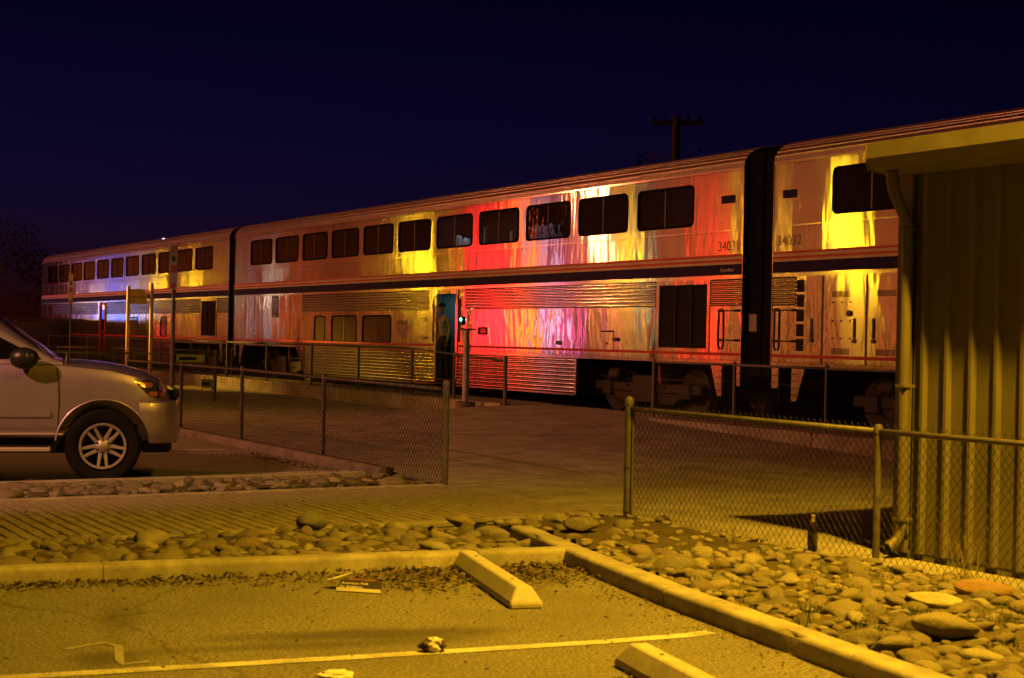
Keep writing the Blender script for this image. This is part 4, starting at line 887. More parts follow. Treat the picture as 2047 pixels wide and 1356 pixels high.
M['amber'] = simple('amber_reflector', (.55,.20,.03), .25, .3, .2, 10., coat=1.0); M['lens_clear'] = simple('headlight_shell', (.10,.09,.10), .12, .6, .1, coat=1.0)
h_ = Vector((.961, .276)); suv = empty('suv', (-4.25, 15.68, 0), math.atan2(h_.y, h_.x)); tag(suv, 'silver four-door SUV parked behind the cobble bed, cut by the left edge', 'car')
WD = 1.98
def interp(tab, x):
    if x <= tab[0][0]: return tab[0][1]
    for i in range(len(tab)-1):
        if x <= tab[i+1][0]: f = (x-tab[i][0])/(tab[i+1][0]-tab[i][0]); f = f*f*(3-2*f)*.5 + f*.5; return tab[i][1]*(1-f) + tab[i+1][1]*f
    return tab[-1][1]
INS = [(-4.22,.22),(-4.1,.10),(-3.8,.03),(-3.0,.0),(-1.5,.0),(.0,.0),(.25,.006),(.42,.025),(.54,.07),(.60,.13),(.645,.23),(.68,.40),(.71,.60)]
ZS = [(-4.2,1.20),(-3.,1.22),(-.6,1.235),(-.48,1.235),(-.25,1.215),(.05,1.185),(.36,1.115),(.52,1.045),(.62,.96),(.68,.92),(.72,.90)]
ZT = [(-4.2,1.23),(-.6,1.27),(-.45,1.285),(-.2,1.275),(.1,1.245),(.4,1.18),(.56,1.11),(.65,1.02),(.72,.94)]
def section(x, zb):
    i = interp(INS, x); zs = interp(ZS, x); zt = max(interp(ZT, x), zs+.01)
    return [(.14+i, zb), (.035+i, zb+.02), (.012+i, zb+.10), (.004+i, .60), (.0+i, .72), (.0+i, .86), (.008+i*1.02, (.86+zs)/2+.03), (.020+i*1.05, zs-.05), (.038+i*1.06, zs-.008), (.10+i*1.06, zs+.022), (.26+i*.95, zt-.022), (.55+i*.5, zt-.004), (.99, zt)]
xs_ = [-4.22,-4.16,-4.0,-3.7,-3.4,-3.0,-2.6,-2.,-1.5,-1.,-.75,-.6,-.5,-.4,-.25,-.1,.05,.2,.3,.4,.46,.52,.56,.60,.63,.655,.68,.70,.715]
vs_, fs_ = [], []; rings_ = []
for x in xs_:
    half = section(x, .46 if x < .3 else .60); full = half + [(WD-a, z) for a, z in reversed(half[:-1])]; rings_.append(len(full)); vs_ += [(x, a, z) for a, z in full]
nn_ = rings_[0]
fs_ = [(i*nn_+j, i*nn_+j+1, (i+1)*nn_+j+1, (i+1)*nn_+j) for i in range(len(xs_)-1) for j in range(nn_-1)] + [(i*nn_, i*nn_+nn_-1, (i+1)*nn_+nn_-1, (i+1)*nn_) for i in range(len(xs_)-1)]
fs_ += [tuple(range(nn_)), tuple(range((len(xs_)-1)*nn_, len(xs_)*nn_))]
def boolean_cut(me, cutters):
    o = link('tmp_body', me); cs = []
    for c in cutters:
        k = link('tmp_cut', c); cs.append(k); md = o.modifiers.new('b', 'BOOLEAN'); md.operation = 'DIFFERENCE'; md.object = k; md.solver = 'EXACT'
    bpy.context.view_layer.update(); r = bpy.data.meshes.new_from_object(o.evaluated_get(bpy.context.evaluated_depsgraph_get()))
    for k in cs: bpy.data.objects.remove(k)
    bpy.data.objects.remove(o); return r
body = MB().add(vs_, fs_).mesh('body', M['paint_suv'])
def arch_cut(xc, y0, y1): return MB().lathe([(.47, y0), (.47, y1)], 48, (xc, 0, .40), axis='y').mesh('c', M['trim_dark'])
body = boolean_cut(body, [arch_cut(0, -.2, .42), arch_cut(0, WD-.42, WD+.2), arch_cut(-3.0, -.2, .42), arch_cut(-3.0, WD-.42, WD+.2)])
body.name = 'body'; body.materials.clear(); body.materials.append(M['paint_suv']); body.set_sharp_from_angle(angle=R(38)); 
for p in body.polygons: p.use_smooth = True
link('body', body, suv)
# bumper
IB = [(.36,-.012),(.5,-.004),(.60,.03),(.67,.075),(.72,.14),(.76,.25),(.79,.42),(.81,.62),(.83,.78)]
def bsec(x):
    i = interp(IB, x); return [(.16+i,.40),(.05+i,.42),(.02+i,.50),(.01+i,.53),(.004+i,.60),(-.002+i,.72),(.002+i,.80),(.02+i,.845),(.06+i,.862),(.2+i*.9,.868),(.99,.868)]
vs_ = []; bx = [.36,.45,.52,.58,.63,.67,.70,.73,.76,.785,.81,.828]
for x in bx:
    h2 = bsec(x); vs_ += [(x, a, z) for a, z in h2 + [(WD-a, z) for a, z in reversed(h2[:-1])]]
nb = 21; bf = [(i*nb+j, i*nb+j+1, (i+1)*nb+j+1, (i+1)*nb+j) for i in range(len(bx)-1) for j in range(nb-1)] + [(i*nb, i*nb+nb-1, (i+1)*nb+nb-1, (i+1)*nb) for i in range(len(bx)-1)] + [tuple(range(nb)), tuple(range((len(bx)-1)*nb, len(bx)*nb))]
bmp = boolean_cut(MB().add(vs_, bf).mesh('bumper', M['paint_suv']), [arch_cut(0, -.2, .42), arch_cut(0, WD-.42, WD+.2)]); bmp.materials.clear(); bmp.materials.append(M['paint_suv']); bmp.set_sharp_from_angle(angle=R(40))
for p in bmp.polygons: p.use_smooth = True
bmo = link('bumper', bmp, suv); MB().box(.40,.72,.30,WD-.30,.30,.42).build('air_dam', M['trim_dark'], bmo, bevel=.03)
MB().box(.72,.80,.50,WD-.50,.872,.98).build('grille', M['trim_dark'], suv, bevel=.02)
# greenhouse
def gsec(x):
    zr = interp([(-4.15,1.60),(-3.95,1.84),(-3.4,1.90),(-2.2,1.925),(-1.5,1.90),(-1.3,1.86),(-1.12,1.74),(-.9,1.57),(-.7,1.43),(-.5,1.29),(-.42,1.27)], x); f = (zr-1.25)/.67
    yt = .08 + .17*max(0, f)
    return [(.065,1.235),(.07+.0*f,1.25),(.075+.10*f*.75,1.25+(zr-1.25)*.72),(yt,zr-.06*min(1,f)),(yt+.08,zr-.012),(.99,zr+.015)]
gx = [-4.15,-4.0,-3.6,-3.0,-2.4,-1.8,-1.5,-1.3,-1.12,-1.0,-.9,-.8,-.7,-.6,-.5,-.42]; vs_ = []
for x in gx:
    h2 = gsec(x); vs_ += [(x, a, z) for a, z in h2 + [(WD-a, z) for a, z in reversed(h2[:-1])]]
ng = 11; gf = [(i*ng+j, i*ng+j+1, (i+1)*ng+j+1, (i+1)*ng+j) for i in range(len(gx)-1) for j in range(ng-1)] + [tuple(range(ng)), tuple(range((len(gx)-1)*ng, len(gx)*ng))]
MB().add(vs_, gf).build('cabin', M['paint_suv'], suv, auto=45)
def gy(x, z):
    s_ = gsec(x)
    for i in range(len(s_)-1):
        if s_[i][1] <= z <= s_[i+1][1]: f = (z-s_[i][1])/max(1e-6, s_[i+1][1]-s_[i][1]); return s_[i][0]*(1-f)+s_[i+1][0]*f
    return s_[3][0]
def side_glass(x0, x1, zt0, zt1, zb, slope=None):
    for side in (0, 1):
        mb = MB(); n = 8; m = 5; V = []
        for i in range(n+1):
            x = x0 + (x1-x0)*i/n; zt = zt0 + (zt1-zt0)*i/n; lim = gsec(x)[3][1] - .05; zt = max(min(zt, lim), zb+.012)
            for j in range(m+1): z = zb + (zt-zb)*j/m; y = gy(x, z) - .006; V.append((x, y if side == 0 else WD-y, z))
        mb.add(V, [(i*(m+1)+j, i*(m+1)+j+1, (i+1)*(m+1)+j+1, (i+1)*(m+1)+j) for i in range(n) for j in range(m)]).build('side_window', M['suv_glass'], suv, smooth=True)
side_glass(-.64, -1.62, 1.30, 1.80, 1.285); side_glass(-1.74, -2.66, 1.82, 1.82, 1.285); side_glass(-2.80, -3.85, 1.82, 1.76, 1.285)
ws_ = MB(); V = []
for i in range(7):
    x = -.52 - .72*i/6; s_ = gsec(x); zr = s_[5][1]
    for (a, dz) in ((.30+.02*i,.004),(.6,.010),(.99,.014),(1.38,.010),(1.68-.02*i,.004)): V.append((x+.01, a, zr - .012 + dz + .012))
ws_.add(V, [(i*5+j, i*5+j+1, (i+1)*5+j+1, (i+1)*5+j) for i in range(6) for j in range(4)]).build('windshield', M['suv_glass'], suv, smooth=True)
# doors' shut lines, mouldings, step
for path in ([(-.47,.51),(-.455,.62),(-.445,.86),(-.455,1.05),(-.475,1.20)], [(-1.66,.51),(-1.66,1.22)], [(-2.62,.60),(-2.70,.95),(-2.72,1.22)]):
    V = []
    for (x, z) in path: y = min(section(x, .46), key=lambda p: abs(p[1]-z))[0] - .004; V += [(x-.006, y, z), (x+.006, y, z)]
    MB().add(V, [(2*i, 2*i+1, 2*i+3, 2*i+2) for i in range(len(path)-1)]).build('shut_line', M['trim_dark'], suv)
for (x0, x1) in ((-1.62,-.52), (-2.58,-1.70)): MB().box(x0, x1, -.022, .006, .685, .75).build('door_moulding', M['paint_suv'], suv, bevel=.010)
MB().box(-2.55,-.40,-.006,.03,.505,.525).build('sill_strip', M['chrome'], suv, bevel=.004)
MB().box(-2.50,-.52,-.09,.14,.335,.385).build('running_board', M['chrome'], suv, bevel=.014); MB().box(-2.48,-.56,-.07,.12,.386,.40).build('step_pad', M['trim_dark'], suv)
MB().box(-4.1,.4,.25,WD-.25,.30,.47).build('underbody', M['trim_dark'], suv)
ar = MB(); n = 26; V = []
for i in range(n+1):
    t = R(6 + 168*i/n)
    for (r, y) in ((.472,-.006),(.486,-.008),(.490,.008),(.472,.06)): V.append((r*math.cos(t), y + (interp(INS, r*math.cos(t)) if math.cos(t) > 0 else 0), .40 + r*math.sin(t)))
ar.add(V, [(i*4+j, i*4+j+1, (i+1)*4+j+1, (i+1)*4+j) for i in range(n) for j in range(3)])
am = ar.mesh('wheel_arch_trim', M['paint_suv'], True); link('wheel_arch_trim', am, suv); o = link('wheel_arch_trim', am, suv); o.location.x = -3.0
# headlight
hl = [(.33,1.045),(.40,1.085),(.47,1.088),(.53,1.05),(.585,.99),(.62,.93),(.63,.89),(.54,.89),(.44,.945)]
def surf(x, z):
    s_ = section(x, .6); 
    for i in range(len(s_)-1):
        if s_[i][1] <= z <= s_[i+1][1]: f = (z-s_[i][1])/max(1e-6, s_[i+1][1]-s_[i][1]); return s_[i][0]*(1-f)+s_[i+1][0]*f
    return s_[9][0]
def patch(name, poly, off, m_, parent, nx=14, nz=8):
    x0, x1 = min(p[0] for p in poly), max(p[0] for p in poly); mb = MB(); V = []; F = []
    for i in range(nx+1):
        x = x0 + (x1-x0)*i/nx; zz = []
        for k in range(len(poly)):
            a, b = poly[k], poly[(k+1) % len(poly)]
            if (a[0]-x)*(b[0]-x) <= 0 and a[0] != b[0]: zz.append(a[1] + (b[1]-a[1])*(x-a[0])/(b[0]-a[0]))
        lo, hi = (min(zz), max(zz)) if zz else (poly[0][1], poly[0][1])
        for j in range(nz+1): z = lo + (hi-lo)*j/nz; V.append((x, surf(x, z)-off, z))
    F = [(i*(nz+1)+j, i*(nz+1)+j+1, (i+1)*(nz+1)+j+1, (i+1)*(nz+1)+j) for i in range(nx) for j in range(nz)]
    return mb.add(V, F).build(name, m_, parent, smooth=True)
ho = patch('headlight', hl, .006, M['lens_clear'], suv)
patch('reflector_or_glint', rrect(.365,.50,1.005,1.06,.026), .010, M['amber'], ho); patch('reflector_or_glint', rrect(.455,.55,.915,.965,.022), .010, M['amber'], ho); patch('reflector_or_glint', rrect(.575,.62,.90,.97,.02), .010, simple('red_orange_highlight', (.5,.10,.03), .2, .2, .1, coat=1.), ho)  # two amber reflectors; the last patch is a reddish highlight put in as colour
# mirror, antenna
mi = MB().ell((-.80,-.13,1.30),(.145,.10,.112),14,10).build('mirror', M['trim_dark'], suv, smooth=True); MB().box(-.80,-.70,-.06,.08,1.22,1.27).build('mirror_arm', M['trim_dark'], mi, bevel=.01)
MB().ell((-.745,-.15,1.305),(.095,.085,.09),12,8).build('mirror_cap', M['trim_dark'], mi, smooth=True)
MB().lathe([(.03,0),(.024,.05),(.012,.09),(.005,.13)], 10, (-.38,.12,1.24)).build('antenna_base', M['trim_dark'], suv, auto=50)
# wheels
def wheel(x, y, out):
    w = empty('wheel', (x, y, .388)); w.parent = suv
    w.rotation_euler = (0, 0, 0 if out < 0 else math.pi)
    MB().lathe([(.26,-.10),(.30,-.125),(.355,-.12),(.380,-.09),(.388,-.04),(.388,.04),(.380,.09),(.35,.12),(.26,.11)], 44, axis='y', caps=False).build('tyre', M['tyre'], w, auto=40)
    rim = MB().lathe([(.212,-.098),(.222,-.118),(.236,-.120),(.246,-.106),(.246,-.09)], 44, axis='y', caps=False); rim = rim.build('rim', M['alloy'], w, auto=40)
    MB().lathe([(.215,-.09),(.20,.05),(.10,.05)], 36, axis='y', caps=False).build('barrel', M['trim_dark'], w)
    sp = MB()
    for k in range(5):
        for d in (-.075, .075):
            a = 2*math.pi*k/5 - math.pi/2; c, s = math.cos(a), math.sin(a); 
            def pt(r, t, y_): return (r*c - t*s, y_, r*s + t*c)
            t0, t1 = d*.30, d*.60; w0, w1 = .021, .015
            sp.add([pt(.055,t0-w0,-.085),pt(.055,t0+w0,-.085),pt(.222,t1+w1,-.108),pt(.222,t1-w1,-.108),pt(.055,t0-w0,-.04),pt(.055,t0+w0,-.04),pt(.222,t1+w1,-.07),pt(.222,t1-w1,-.07)], [(0,1,2,3),(0,1,5,4),(1,2,6,5),(2,3,7,6),(3,0,4,7)])
    sp.build('spokes', M['alloy'], w, bevel=.004)
    MB().lathe([(.075,-.06),(.072,-.092),(.05,-.10),(.04,-.108),(.004,-.11)], 24, axis='y').build('hub_cap', M['alloy'], w, auto=40)
    for k in range(6): a = 2*math.pi*k/6 + .5; MB().lathe([(.0115,-.075),(.0115,-.105),(.006,-.112)], 8, (.066*math.cos(a), 0, .066*math.sin(a)), axis='y').build('lug_nut', M['trim_dark'], w)
    MB().lathe([(.14,-.0),(.14,.02)], 24, axis='y').build('brake_disc', M['truckmetal'], w)
for (x, y, o_) in ((0,.125,-1), (-3.0,.125,-1), (0,WD-.125,1), (-3.0,WD-.125,1)): wheel(x, y, o_)

# ------------------------------------------------------------------ conductor in the doorway
skin = simple('skin', (.38,.20,.13), .55, 0, .1); shirt = simple('pale_shirt', (.46,.42,.50), .8, 0, .1, 8.); trou = simple('dark_trousers', (.012,.011,.014), .85); hair = simple('dark_hair', (.015,.011,.009), .6); shoe = simple('black_shoe', (.01,.01,.01), .3); tie = simple('dark_red_tie', (.14,.015,.025), .6)
pr_ = empty('person', W(-11.12, -.06, .632), ROT); tag(pr_, 'uniformed person in pale shirt and dark tie standing in the open coach door', 'person')
def skinned(name, verts, edges, radii, root, sub=2):
    me = bpy.data.meshes.new(name); me.from_pydata(verts, edges, []); o = link(name, me); sk = o.modifiers.new('s', 'SKIN'); sk.use_smooth_shade = True
    for i, r in enumerate(radii): me.skin_vertices[0].data[i].radius = r if isinstance(r, tuple) else (r, r); me.skin_vertices[0].data[i].use_root = (i == root)
    sb = o.modifiers.new('u', 'SUBSURF'); sb.levels = sub; sb.render_levels = sub; bpy.context.view_layer.update()
    r = bpy.data.meshes.new_from_object(o.evaluated_get(bpy.context.evaluated_depsgraph_get())); bpy.data.objects.remove(o); r.name = name; return r
# x to the right in the picture, -y out of the door; head turned and leaning towards the left of the picture
V = [(.05,0,.98), (.04,0,1.12), (.02,-.01,1.28), (-.01,-.02,1.42), (-.04,-.03,1.50), (-.06,-.045,1.56), (-.075,-.055,1.63), (-.08,-.055,1.71), (-.08,-.05,1.77),
     (-.19,-.01,1.43), (-.245,.02,1.18), (-.20,-.06,.96), (-.185,-.09,.87), (.16,-.01,1.42), (.235,.03,1.17), (.25,-.05,.93), (.25,-.08,.84),
     (-.055,0,.93), (-.075,-.02,.50), (-.10,.01,.10), (-.115,-.09,.04), (.145,0,.93), (.165,-.02,.50), (.18,.02,.10), (.20,-.08,.04)]
E_ = [(0,1),(1,2),(2,3),(3,4),(4,5),(5,6),(6,7),(7,8),(3,9),(9,10),(10,11),(11,12),(3,13),(13,14),(14,15),(15,16),(0,17),(17,18),(18,19),(19,20),(0,21),(21,22),(22,23),(23,24)]
Rr = [(.15,.11),(.155,.115),(.165,.115),(.14,.10),(.058,.058),(.062,.068),(.076,.092),(.082,.098),(.05,.06),.066,.05,.036,.03,.066,.05,.036,.03,.10,.066,.046,.036,.10,.066,.046,.036]
bm_ = skinned('body', V, E_, Rr, 0)
for m_ in (skin, shirt, trou, shoe): bm_.materials.append(m_)
for p in bm_.polygons:
    z = p.center.z; x = p.center.x; p.use_smooth = True
    p.material_index = 3 if z < .075 else 2 if (z < 1.0 and abs(x-.05) < .185) else 0 if (z > 1.525 or (abs(x-.02) > .17 and z < .93)) else 1
link('body', bm_, pr_)
MB().ell((-.078,-.045,1.735),(.088,.102,.075),14,9).build('hair', hair, pr_, smooth=True)
fc = MB(); fc.ell((-.095,-.155,1.645),(.013,.018,.02),8,6); fc.build('nose', skin, pr_, smooth=True)
for dx in (-.033,.028): MB().ell((-.09+dx,-.138,1.672),(.011,.008,.006),8,5).build('eye', M['ink'], pr_, smooth=True)
MB().ell((-.094,-.142,1.607),(.022,.008,.005),8,5).build('mouth', simple('lips', (.22,.08,.06), .5), pr_, smooth=True)
for dx in (-.09,.078): MB().ell((-.078+dx,-.045,1.655),(.012,.022,.032),8,6).build('ear', skin, pr_, smooth=True)
MB().add([(-.055,-.112,1.47),(-.01,-.112,1.47),(-.02,-.128,1.44),(-.045,-.128,1.44),(.02,-.14,1.05),(-.035,-.142,1.06),(-.005,-.142,1.0)], [(0,1,2,3),(3,2,4,5),(5,4,6)]).build('necktie', tie, pr_)
MB().add([(-.10,-.085,1.53),(-.03,-.105,1.46),(-.06,-.12,1.43),(-.12,-.09,1.48)], [(0,1,2,3)]).build('collar', shirt, pr_); MB().add([(.02,-.085,1.53),(-.03,-.105,1.46),(.0,-.12,1.43),(.05,-.09,1.48)], [(0,1,2,3)]).build('collar', shirt, pr_)
MB().lathe([(.158,0),(.158,.035)], 20, (.048,0,.985)).build('belt', M['ink'], pr_)
for (hx, hy, hz, sg_) in ((-.18,-.10,.85,-1), (.25,-.09,.82,1)):
    for k in range(4):
        f = (k-1.5)*.017; L = (.07,.082,.078,.06)[k]
        MB().tube([(hx+f*.4, hy+f, hz+.01), (hx+f*.4+sg_*.004, hy+f-.006, hz-L*.45), (hx+f*.4-sg_*.006, hy+f-.012, hz-L)], [.0095,.009,.0065], 6).build('finger', skin, pr_, smooth=True)
    MB().tube([(hx-sg_*.0, hy-.03, hz+.03), (hx-sg_*.012, hy-.05, hz), (hx-sg_*.014, hy-.052, hz-.03)], [.011,.010,.007], 6).build('thumb', skin, pr_, smooth=True)
# ------------------------------------------------------------------ street lamps (outside the frame, seen as reflections and as the light of the place)
ADDED_FLOOD = 2050.; SOD = (1.0, .58, .014); ORG = (1.0, .25, .085)
def street_lamp(x, y, h, ang, strength, col, label, arm=1.6, rad=.20, sq=.6):
    """lens centre stands at (x, y, h); the pole is set back by the arm"""
    e = empty('street_lamp', (x, y, 0), ang); tag(e, label, 'street lamp', 'sodium street lamps')
    MB().lathe([(.10,0),(.09,.3),(.07,h*.6),(.05,h+.15)], 12, (-arm,0,0)).build('pole', M['galv'], e, auto=40)
    MB().lathe([(.20,0),(.20,.05),(.12,.10)], 12, (-arm,0,0)).build('base', M['galv'], e)
    MB().tube([(-arm,0,h+.1),(-arm*.5,0,h+.28),(-.25,0,h+.16)], .035, 8).build('arm', M['galv'], e)
    MB().prism([(-.42,h+.06),(-.30,h+.20),(.12,h+.20),(.30,h+.10),(.32,h+.04),(-.42,h+.04)], -.17, .17).build('head', M['truckmetal'], e, bevel=.02)
    MB().ell((0,0,h),(rad*1.25,rad,rad*sq),16,9).build('lens', emit('sodium_lens', col, strength), e, smooth=True)
    return e
def sl(s, q, h, ang, st, col, label, **k): w = W(s, q); return street_lamp(w.x, w.y, h, ang, st, col, label, **k)
def along(px, q):
    d = Vector(((px-1023.5)/3000, 1, 0)); r = d.dot(U) / -d.dot(N); return (16.75+q)*r + 20.51
def beam(parent, loc, target, energy, col, size, blend=1.0, soft=.12):
    """a lamp's own light, shining from its head"""
    ld = bpy.data.lights.new('beam', 'SPOT'); ld.energy = energy; ld.color = col; ld.spot_size = R(size); ld.spot_blend = blend; ld.shadow_soft_size = soft
    lo = bpy.data.objects.new('beam', ld); COL.objects.link(lo); lo.parent = parent; lo.location = loc
    bpy.context.view_layer.update(); d = parent.matrix_world.inverted() @ Vector(target) - Vector(loc); lo.rotation_euler = d.to_track_quat('-Z', 'Y').to_euler(); return lo
l1 = sl(15.95, 9.85, 8.3, R(60), 40., SOD, 'street lamp over the parking bay beside the shed', arm=1.5)
_w = W(15.95, 9.85); beam(l1, (0,0,8.14), (_w.x-.9, _w.y+.6, 0), 10900, (1.0,.515,.018), 120, 1.0, .14)
for (px, q, h, st, rad, lab) in ((832, 12, 4.5, 201., .20, 'street lamp mirrored left of the coach door'), (853, 13, 4.3, 172., .16, 'street lamp close behind the one mirrored left of the coach door'), (1240, 12, 4.2, 105., .15, 'street lamp mirrored between the middle coach windows'), (1263, 13, 4.3, 151., .15, 'street lamp next to the one mirrored between the middle coach windows'), (1210, 13, 3.7, 75., .10, 'smaller street lamp mirrored left of the hatch'),
    (1678, 11, 4.5, 187., .22, 'street lamp mirrored in the right-hand coach'), (1712, 12, 4.3, 165., .18, 'street lamp beside the one mirrored in the right-hand coach'), (1474, 13, 4.6, 93., .12, 'street lamp mirrored at the end of the middle coach'), (1562, 13, 4.3, 93., .10, 'thin street lamp mirrored at the right-hand coach corner'),
    (322, 12, 4.2, 187., .20, 'street lamp mirrored in the farthest coach windows'), (386, 12, 4.3, 172., .18, 'street lamp mirrored near the farthest coach louver'), (548, 12, 3.7, 65., .12, 'white street lamp mirrored at the left end of the middle coach'), (436, 14, 4.0, 72., .10, 'thin street lamp mirrored near the end of the farthest coach'),
    (778, 13, 4.5, 79., .10, 'thin street lamp mirrored over the coach lower windows'), (745, 15, 4.0, 54., .08, 'faint street lamp mirrored over the olive-toned windows'), (905, 13, 4.2, 86., .09, 'thin street lamp mirrored above the coach door'), (198, 12, 3.2, 165., .16, 'street lamp mirrored in the farthest coach door'), (160, 14, 3.7, 93., .10, 'faint street lamp mirrored near the far end of the train'), (262, 14, 3.2, 108., .10, 'street lamp mirrored behind the station sign')):
    sl(along(px, q), q, h, ROT, st, SOD if px not in (548, 262) else (1.0,.85,.6), lab, rad=rad)
lb = street_lamp(-9.5, 8.0, 6.5, 0, 12., (1.0,.36,.16), 'added orange lamp left of the parking bay aimed at the parked car', rad=.16); beam(lb, (0,0,6.36), (-5.0,16.2,1.15), 5600, (1.0,.36,.17), 46, .75, .14)  # added lamp, beam kept narrow to brighten only the parked car
la = sl(-9.5, 21, 9.0, ROT, 12., ORG, 'orange lamp over the parking rows behind the parked car', rad=.20); beam(la, (0,0,8.84), (-1.5, 24.5, 0), 9500, ORG, 62, .85, .14)
sl(-34.0, 19, 9.0, ROT, 5200., ORG, 'orange lamp at the far end of the parking rows', rad=.20)
# platform floodlight: the bright patch on the platform by the middle coach
fl = empty('platform_floodlight', (-17.6, 47.2, 0), R(-20)); tag(fl, 'low platform floodlight left of the frame aimed along the platform', 'lamp')
MB().lathe([(.06,0),(.05,4.6)], 10).build('pole', M['galv'], fl); MB().box(-.05,.22,-.16,.16,4.45,4.7).build('head', M['truckmetal'], fl, bevel=.02); MB().box(.221,.226,-.13,.13,4.47,4.68).build('lens', emit('flood_lens', SOD, 40.), fl)
beam(fl, (.30,0,4.55), (-6.9, 42.6, .3), 12000, (1.0,.48,.035), 26, .9)

# ------------------------------------------------------------------ shops across the street (behind the viewer's left), whose lit signs the coaches mirror
M['stucco'] = concrete_mat('shop_stucco', (.46,.42,.38), .5, (.15,.2)); M['shop_glass'] = simple('shop_glass', (.03,.03,.03), .08, 0, 0)
def shop(s0, s1, q, h, label, signs, windows):
    e = site_empty('shop', s0, q); tag(e, label, 'building', 'shops across the street'); L = s1-s0
    MB().box(0, L, -8, 0, 0, h).build('wall', M['stucco'], e); MB().box(-.1, L+.1, -8.1, .12, h, h+.35).build('parapet', M['edging'], e); MB().box(L*.42, L*.42+1.1, .0, .05, 0, 2.2).build('door', M['shop_glass'], e)
    for (a, b, z0, z1, m_, nm) in signs:
        o = MB().box(a-s0-.06, b-s0+.06, .02, .18, z0-.06, z1+.06).build(nm, M['truckmetal'], e); MB().quad((a-s0,.186,z0),(b-s0,.186,z0),(b-s0,.186,z1),(a-s0,.186,z1)).build('sign_face', m_, o)
    for (a, b, z0, z1, m_) in windows:
        o = MB().box(a-s0-.05, b-s0+.05, .01, .06, z0-.05, z1+.05).build('shop_window', M['truckmetal'], e); MB().quad((a-s0,.066,z0),(b-s0,.066,z0),(b-s0,.066,z1),(a-s0,.066,z1)).build('pane', m_, o)
    return e
Q = 27.8; A = lambda px: along(px, Q)
E_red = emit('red_neon', (1.0,.012,.02), 26., (1.5,1,.8)); E_mag = emit('magenta_sign', (1.0,.10,.34), 4., (1.5,1,1.2)); E_yel = emit('yellow_lit_window', (1.0,.42,.02), 4.5); E_pnk = emit('pink_white_sign', (1.0,.5,.9), 10., (2,1,1)); E_blu = emit('blue_sign', (.06,.16,1.0), 13., (2.6,1,1.8)); E_wht = emit('cool_white_sign', (.62,.78,1.0), 9., (1.8,1,1.4)); E_cyn = emit('cyan_sign', (.05,.9,.75), 14.); E_red2 = emit('red_lit_front', (1.0,.05,.015), 5.5, (.8,1,.5)); E_dimw = emit('warm_shop_window', (1.0,.28,.05), .8, (.5,1,.6))
shop(A(880), A(1190), Q, 10.5, 'two-storey shop with red neon and a pink blade sign', [(A(945),A(1034),1.3,5.0,E_red,'neon_sign'), (A(1112),A(1166),1.2,4.2,E_mag,'neon_sign'), (A(1097),A(1109),1.0,8.0,E_pnk,'blade_sign'), (A(1037),A(1051),1.0,9.2,emit('orange_neon', (1.0,.10,.012), 24.),'neon_tube')], [(A(1056),A(1093),1.0,2.9,E_yel), (A(910),A(940),.9,2.6,E_red2)])
shop(A(1320), A(1560), Q, 10.5, 'low shop with broad red lit front', [(A(1395),A(1462),1.2,6.0,E_red2,'sign_box')], [(A(1340),A(1380),.9,2.6,E_dimw)])
shop(A(130), A(345), Q, 10.5, 'far shop with blue sign and white windows', [(A(185),A(262),2.2,4.6,E_blu,'sign_box'), (A(266),A(300),1.4,3.4,E_wht,'sign_box')], [(A(205),A(216),2.0,3.4,E_yel), (A(300),A(322),1.0,2.8,E_red2)])
shop(A(480), A(690), Q, 10.5, 'dim shop with lit warm windows', [(A(530),A(538),1.5,3.6,E_wht,'sign_box')], [(A(495),A(525),.9,2.6,E_dimw), (A(560),A(600),.9,2.6,E_dimw)])
shop(A(1565), A(2000), Q, 10.5, 'tall plain shopfront at the near end of the row', [], [(A(1600),A(1640),.9,2.6,E_dimw), (A(1760),A(1830),.9,2.6,E_dimw)])
shop(A(1195), A(1315), Q, 10.5, 'narrow shop between the neon shop and the red-fronted one', [], [(A(1215),A(1235),.9,2.6,E_dimw)])
shop(A(695), A(875), Q, 10.5, 'shop left of the neon shop', [], [(A(720),A(745),.9,2.6,E_dimw), (A(800),A(820),.9,2.6,E_dimw)])
shop(A(350), A(475), Q, 10.5, 'shop beside the dim warm-windowed one', [], [(A(400),A(420),.9,2.6,E_dimw)])
for i in range(14):  # added floodlights that brighten the shopfronts mirrored in the coaches
    s_ = -26 - i*(10.5 + i*.35); e = site_empty('added_facade_floodlight', s_, 18.5); tag(e, 'added shielded floodlight on a short pole washing the shopfronts, number %s from the shed end' % ('one two three four five six seven eight nine ten eleven twelve thirteen fourteen'.split()[i]), 'lamp', 'added facade floodlights')
    MB().lathe([(.07,0),(.06,5.0)], 10).build('pole', M['galv'], e); MB().box(-.22,.22,-.12,.16,4.95,5.25).build('head', M['truckmetal'], e, bevel=.02)
    beam(e, (0,-.2,5.1), W(s_, Q, 4.6), ADDED_FLOOD*(1+.2*i), (1.0,.15,.035), 140, 1.0, .2)
E_pol = emit('pale_pole_sign', (1.0,.55,.78), 3.2, (1.6,1,1.2))
ps = site_empty('pole_sign', along(1085, Q-6), Q-6); tag(ps, 'tall pale pink lit pole sign in front of the shops', 'sign')
MB().lathe([(.14,0),(.12,6.3)], 12).build('pole', M['galv'], ps)
x0, x1 = along(1062, Q-6)-along(1085, Q-6), along(1104, Q-6)-along(1085, Q-6)
MB().box(x0-.1, x1+.1, -.15, .15, 4.9, 7.3).build('cabinet', M['truckmetal'], ps); MB().quad((x0,-.16,5.0),(x1,-.16,5.0),(x1,-.16,7.2),(x0,-.16,7.2)).build('sign_face', E_pol, ps); MB().quad((x0,.16,5.0),(x1,.16,5.0),(x1,.16,7.2),(x0,.16,7.2)).build('sign_face', E_pol, ps)
